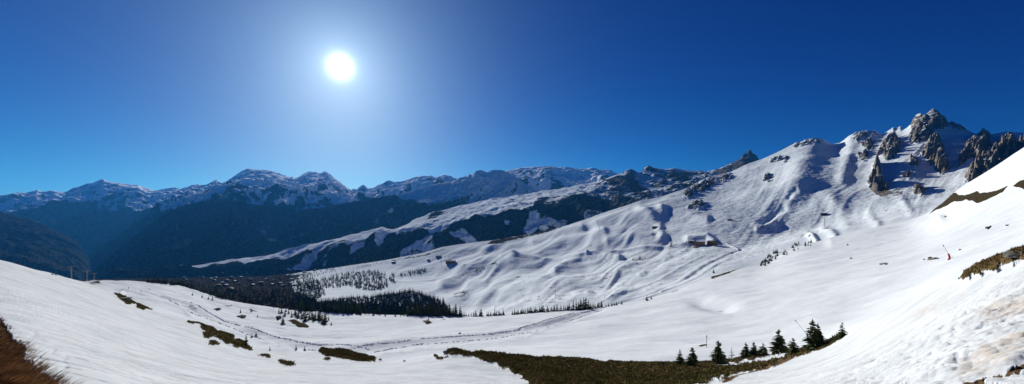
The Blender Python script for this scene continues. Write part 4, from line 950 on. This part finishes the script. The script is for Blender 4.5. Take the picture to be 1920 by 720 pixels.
# ------------------------------------------------------------------ buildings
def chalet(name, w, d, h, wall, roof, rise=.32, snow=True, windows=True, nwin=4):
    r = empty(name); hw, hd = w/2, d/2; rz = h+w*rise*.5
    n = MB(); n.v = [(-hw, -hd, -3), (hw, -hd, -3), (hw, hd, -3), (-hw, hd, -3), (-hw, -hd, h), (hw, -hd, h), (hw, hd, h), (-hw, hd, h), (0, -hd, rz), (0, hd, rz)]
    n.f = [(0, 1, 5, 8, 4), (3, 7, 9, 6, 2), (0, 4, 7, 3), (1, 2, 6, 5)]; n.out('wall', wall, r)
    e = w*.09; t = .5
    a = MB(); rx = hw+e; zl = h-e*rise
    a.v = [(-rx, -hd-e, zl+.05), (0, -hd-e, rz+.05), (rx, -hd-e, zl+.05), (rx, -hd-e, zl+t), (0, -hd-e, rz+t), (-rx, -hd-e, zl+t)]
    a.v += [(x, hd+e, z) for x, y, z in a.v[:6]]
    a.f = [(5, 4, 10, 11), (4, 3, 9, 10), (0, 6, 7, 1), (1, 7, 8, 2), (0, 5, 11, 6), (2, 8, 9, 3), (0, 1, 4, 5), (1, 2, 3, 4), (6, 11, 10, 7), (7, 10, 9, 8)]
    rf = a.out('roof', roof, r)
    MB().box(w*.12, w*.12+1.1, -.5, .6, rz-w*.1, rz+1.6).out('chimney', M_wall, rf)
    if windows:
        for fl in range(max(1, int(h/3))):
            for q in range(nwin):
                x = -hw+w*(q+.7)/(nwin+.4); MB().box(x-.6, x+.6, -hd-.06, -hd+.05, .9+fl*3, 2.2+fl*3).out('window', M_glass, r)
    return r
kinds = [chalet('chalet', 17, 14, 7, M_wood, M_rsnow), chalet('chalet', 20, 14, 9, M_wood, M_roofd), chalet('chalet', 26, 16, 12, M_wood, M_roofd)]
usedk = [False]*3
HS = [(463, 514, 0), (513, 515, 1), (500, 525, 0), (514, 528, 1), (510, 535, 0), (526, 533, 0), (418, 513, 1), (453, 521, 0), (448, 534, 1), (405, 522, 0), (434, 522, 1), (417, 532, 0), (425, 528, 2), (536, 528, 2), (402, 528, 1), (433, 546, 2), (366, 521, 0), (381, 522, 1), (332, 523, 0), (345, 524, 2), (352, 526, 0), (392, 535, 0), (470, 527, 2), (480, 521, 0), (490, 533, 2), (440, 529, 0), (460, 540, 2), (474, 536, 0), (520, 541, 1), (531, 537, 0), (545, 533, 0), (550, 524, 1), (396, 524, 0), (372, 530, 2), (410, 538, 2), (424, 537, 0), (490, 516, 1), (541, 518, 0), (556, 517, 1), (570, 511, 0), (590, 508, 1), (468, 548, 0)]
HS = [q for i, q in enumerate(HS) if i % 5 not in (1, 3) or i < 12]
for i, (x, y, k) in enumerate(HS):
    p = hit(x, y)
    if not p: continue
    o = kinds[k] if not usedk[k] else copy_tree(kinds[k])
    usedk[k] = True
    KIDS.setdefault(o.name, None)
    if KIDS[o.name] is None: del KIDS[o.name]
    o.location = p+Vector((0, -3, 2.5)); o.rotation_euler = (0, 0, R(random.choice((-35, -10, 15, 40, 80))+random.uniform(-8, 8)))
    s = random.uniform(.7, 1.05); o.scale = (s, s, s)
    tag(o, ['small timber chalet with a snowy roof in the village among the forest', 'dark timber block with a slate roof in the village among the forest', 'large timber chalet with a dark slate roof in the village among the forest'][k], 'chalet', ['small timber chalets of the village', 'dark blocks of the village', 'dark roofed chalets of the village'][k])
def hut(px, py, w, d, h, wall, roof, lab, rz, name='chalet', nwin=4, cat='building'):
    p = hit(px, py); k = p.y/FP
    o = chalet(name, w*k, d*k, h*k, wall, roof, .3, nwin=nwin); o.location = p+Vector((0, 0, .5)); o.rotation_euler = (0, 0, R(rz)); tag(o, lab, cat); return o
hut(845, 494, 9, 17, 4.2, M_wood, M_wood, 'long low brown timber building alone on the snow of the left piste', 82, 'mountain_lodge', 3)
hut(1311, 460, 12, 18, 4.5, M_wood2, M_roofd, 'honey timber mountain restaurant with a dark roof and a terrace in front', 70, 'mountain_restaurant', 5)
hut(1335, 459, 11, 13, 6, M_wood, M_roofd, 'dark timber wing at the right end of the mountain restaurant group', 25, 'mountain_restaurant', 4)
hut(1296, 455, 8, 9, 3.5, M_wood, M_rsnow, 'small shed with a snowy roof at the left end of the restaurant group', 60, 'shed', 2)
hut(1228, 428, 6, 10, 2.6, M_wood, M_roofd, 'small dark hut on the shoulder beside the upper catwalk', 75, 'mountain_hut', 2)
hut(1545, 403, 8, 8, 2.2, M_black, M_roofd, 'dark lift hut sitting on top of the snowy rib', 40, 'lift_station', 2)
hut(1368, 413, 5, 6, 1.6, M_wood, M_roofd, 'tiny brown hut on open snow right of the upper pylon', 30, 'mountain_hut', 2)
hut(803, 488, 5, 6, 2.2, M_wall, M_rsnow, 'small pale chalet on the ridge left of the long brown building', 20, 'chalet', 2)
hut(822, 482, 6, 8, 2.2, M_wood, M_roofd, 'dark chalet on the ridge between bushes above the long brown building', 65, 'chalet', 2)
hut(738, 493, 5, 7, 2.4, M_wood, M_rsnow, 'brown chalet with a snowy roof far left on the ridge line', 50, 'chalet', 2)
# timber sun terrace in front of the restaurant
p = hit(1309, 463); k = p.y/FP
r = empty('sun_terrace', p+Vector((0, 0, .3)), R(-15)); MB().box(-9*k, 9*k, -3*k, 3*k, -2, 1.0).out('deck', M_wood2, r)
mb = MB(); 
for q in range(13): mb.box(-9*k+q*1.5*k-.1, -9*k+q*1.5*k+.1, -3*k, -3*k+.2, 1, 2.2)
mb.box(-9*k, 9*k, -3*k, -3*k+.15, 2.1, 2.3).out('railing', M_wood, r)
tag(r, 'honey coloured timber sun terrace with railing in front of the mountain restaurant', 'terrace')

# ------------------------------------------------------------------ people
def skinned(name, joints, edges, mat, parent, rot=None):
    me = bpy.data.meshes.new(name); me.from_pydata([j[:3] for j in joints], edges, []); me.update()
    o = bpy.data.objects.new(name, me); COL.objects.link(o)
    sk_ = o.modifiers.new('s', 'SKIN'); sub = o.modifiers.new('u', 'SUBSURF'); sub.levels = 1; sub.render_levels = 1
    me.skin_vertices[0].data[0].use_root = True
    for i, j in enumerate(joints): me.skin_vertices[0].data[i].radius = (j[3], j[3])
    bpy.context.view_layer.update(); dg = bpy.context.evaluated_depsgraph_get()
    m2 = bpy.data.meshes.new_from_object(o.evaluated_get(dg)); m2.name = name; m2.materials.clear(); m2.materials.append(mat)
    o.modifiers.clear(); o.data = m2; o.parent = parent
    return o
def person(px, py, jacket, trousers, lab, rz):
    p = hit(px, py)
    r = empty('person', p, R(rz)); sw = .12
    J = [(0, 0, .95, .15), (0, 0, 1.2, .16), (0, 0, 1.42, .13), (0, .0, 1.52, .06), (0, -.02, 1.64, .10), (0, -.02, 1.73, .085),
         (.11, 0, .88, .11), (.14, -.08, .50, .075), (.15, .02, .08, .06), (.15, -.14, .04, .05), (-.11, 0, .88, .11), (-.14, -.08, .50, .075), (-.15, .02, .08, .06), (-.15, -.14, .04, .05),
         (.2, 0, 1.4, .07), (.28, -.06, 1.14, .055), (.27, -.28, 1.0, .045), (-.2, 0, 1.4, .07), (-.28, -.06, 1.14, .055), (-.27, -.28, 1.0, .045)]
    E = [(0, 1), (1, 2), (2, 3), (3, 4), (4, 5), (0, 6), (6, 7), (7, 8), (8, 9), (0, 10), (10, 11), (11, 12), (12, 13), (2, 14), (14, 15), (15, 16), (2, 17), (17, 18), (18, 19)]
    skinned('body', J, E, trousers, r)
    JJ = [(0, 0, .92, .175), (0, 0, 1.2, .18), (0, 0, 1.42, .15), (.2, 0, 1.4, .09), (.28, -.06, 1.14, .075), (.27, -.25, 1.02, .06), (-.2, 0, 1.4, .09), (-.28, -.06, 1.14, .075), (-.27, -.25, 1.02, .06)]
    skinned('jacket', JJ, [(0, 1), (1, 2), (2, 3), (3, 4), (4, 5), (2, 6), (6, 7), (7, 8)], jacket, r)
    skinned('helmet', [(0, 0, 1.68, .11), (0, .01, 1.76, .10)], [(0, 1)], M_black, r)
    for s in (-1, 1): MB().box(s*.15-.05, s*.15+.05, -.95, .7, 0, .035).out('ski', M_black, r)
    return tag(r, lab, 'person')
JB = flat('blue_jacket', (.04, .09, .25)); JR = flat('dark_red_jacket', (.22, .03, .03)); JK = flat('black_jacket', (.03, .03, .035)); JG = flat('grey_trousers', (.05, .05, .06))
person(241, 542, JK, JG, 'skier in a black jacket standing left of all on the flat snow before the track', 30)
person(264, 547, JB, JG, 'skier in a dark blue jacket standing closest to the start of the track', -20)
person(280, 544, JR, JG, 'skier in a dark red jacket standing right of the one in blue', 70)
person(302, 535, JK, JG, 'skier in black far back on the rim above the track start', 10)
print('objects', round(time.time()-T0, 1), len(COL.objects))
#ENDOBJECTS#

# ------------------------------------------------------------------ haze
def haze():
    v = [(x, y, z) for z in (-1501.5, 3100) for (x, y) in ((-41000, -3000), (41000, -3000), (41000, 61000), (-41000, 61000))]
    me = bpy.data.meshes.new('haze'); me.from_pydata(v, [], [(3, 2, 1, 0), (4, 5, 6, 7), (0, 1, 5, 4), (1, 2, 6, 5), (2, 3, 7, 6), (3, 0, 4, 7)]); me.update()
    m = bpy.data.materials.new('haze'); m.use_nodes = True; nt = m.node_tree; nt.nodes.clear()
    out = nt.nodes.new('ShaderNodeOutputMaterial'); p = nt.nodes.new('ShaderNodeVolumePrincipled')
    p.inputs['Color'].default_value = HAZE_COL; p.inputs['Density'].default_value = HAZE_D; p.inputs['Anisotropy'].default_value = HAZE_G
    nt.links.new(p.outputs[0], out.inputs['Volume'])
    me.materials.append(m)
    o = bpy.data.objects.new('haze', me); COL.objects.link(o); o['kind'] = 'stuff'; o['label'] = 'thin blue air haze filling the valley and veiling the far mountains'
HAZE_COL = (.05, .36, 1, 1); HAZE_D = 1.45e-5; HAZE_G = .3
haze()

# ------------------------------------------------------------------ camera, sun, sky
cam = bpy.data.cameras.new('camera'); co = bpy.data.objects.new('camera', cam); COL.objects.link(co); SC.camera = co
cam.sensor_width = 36; cam.sensor_fit = 'HORIZONTAL'; cam.lens = 36*FP/1920; cam.shift_y = (HY-360)/1920
cam.clip_start = .1; cam.clip_end = 200000; co.rotation_euler = (R(90), 0, 0)
sd = bpy.data.lights.new('sun', 'SUN'); sd.energy = 4.6; sd.angle = R(.5); sd.color = (1, .965, .87)
so = bpy.data.objects.new('sun', sd); COL.objects.link(so)
so.rotation_euler = SUN.to_track_quat('Z', 'Y').to_euler(); so.location = (-100, 200, 300)
SKY_FIT = ((.5, 3.2), (.57, 2.05), (.52, 1.22)); SKY_K = .81
w = bpy.data.worlds.new('World'); SC.world = w; w.use_nodes = True; nt = w.node_tree; nt.nodes.clear()
g = G(nt)
out = nt.nodes.new('ShaderNodeOutputWorld'); bg = nt.nodes.new('ShaderNodeBackground')
sk = nt.nodes.new('ShaderNodeTexSky'); sk.sky_type = 'NISHITA'; sk.sun_disc = False; sk.sun_elevation = SUN_EL; sk.sun_rotation = SUN_AZ
sk.altitude = 3000; sk.air_density = 1.0; sk.dust_density = .8; sk.ozone_density = 3.0
sep = nt.nodes.new('ShaderNodeSeparateColor'); nt.links.new(sk.outputs[0], sep.inputs[0])
cmb = nt.nodes.new('ShaderNodeCombineColor')
for ci, (ka, kg) in enumerate(SKY_FIT):
    nt.links.new(g.math('MULTIPLY', g.math('POWER', g.math('MULTIPLY', sep.outputs[ci], .1), kg), ka*10*SKY_K), cmb.inputs[ci])
hs = cmb
# the bright aureole of the sun itself
nrm = nt.nodes.new('ShaderNodeVectorMath'); nrm.operation = 'NORMALIZE'; nt.links.new(g.tc.outputs['Generated'], nrm.inputs[0])
dt = nt.nodes.new('ShaderNodeVectorMath'); dt.operation = 'DOT_PRODUCT'; nt.links.new(nrm.outputs[0], dt.inputs[0]); dt.inputs[1].default_value = SUN
th = g.math('ARCCOSINE', g.math('MINIMUM', dt.outputs['Value'], 1.0))
def gl(a, s): return g.math('MULTIPLY', a, g.math('EXPONENT', g.math('MULTIPLY', th, -1/R(s))))
glow = g.math('ADD', g.math('ADD', gl(130, .42), gl(2.2, 1.8)), 0.)
gc = g.mix(1.0, (1, 1, 1), (1, 1, 1)); 
vm = nt.nodes.new('ShaderNodeVectorMath'); vm.operation = 'SCALE'; vm.inputs[0].default_value = (.95, .98, 1.0); nt.links.new(glow, vm.inputs['Scale'])
vm2 = nt.nodes.new('ShaderNodeVectorMath'); vm2.operation = 'SCALE'; vm2.inputs[0].default_value = (.42, .64, .75); nt.links.new(gl(10*SKY_K, 7.8), vm2.inputs['Scale'])
vm3 = nt.nodes.new('ShaderNodeVectorMath'); vm3.operation = 'ADD'; nt.links.new(vm.outputs[0], vm3.inputs[0]); nt.links.new(vm2.outputs[0], vm3.inputs[1]); vm = vm3
szz = nt.nodes.new('ShaderNodeSeparateXYZ'); nt.links.new(nrm.outputs[0], szz.inputs[0])
hz = g.math('MULTIPLY', gl(38*SKY_K, 7.5), g.math('EXPONENT', g.math('MULTIPLY', g.math('ABSOLUTE', szz.outputs[2]), -1/.12)))
vm4 = nt.nodes.new('ShaderNodeVectorMath'); vm4.operation = 'SCALE'; vm4.inputs[0].default_value = (.80, .50, .12); nt.links.new(hz, vm4.inputs['Scale'])
vm5 = nt.nodes.new('ShaderNodeVectorMath'); vm5.operation = 'ADD'; nt.links.new(vm.outputs[0], vm5.inputs[0]); nt.links.new(vm4.outputs[0], vm5.inputs[1]); vm = vm5
ad = nt.nodes.new('ShaderNodeVectorMath'); ad.operation = 'ADD'; nt.links.new(hs.outputs[0], ad.inputs[0]); nt.links.new(vm.outputs[0], ad.inputs[1])
nt.links.new(ad.outputs[0], bg.inputs['Color']); bg.inputs['Strength'].default_value = .10
nt.links.new(bg.outputs[0], out.inputs[0])
vs = SC.view_settings; SC.display_settings.display_device = 'sRGB'; vs.view_transform = 'Standard'; vs.look = 'None'; vs.gamma = 1; vs.use_curve_mapping = False; vs.exposure = .40
SC.cycles.max_bounces = 6; SC.cycles.volume_bounces = 0
print('script', round(time.time()-T0, 1))
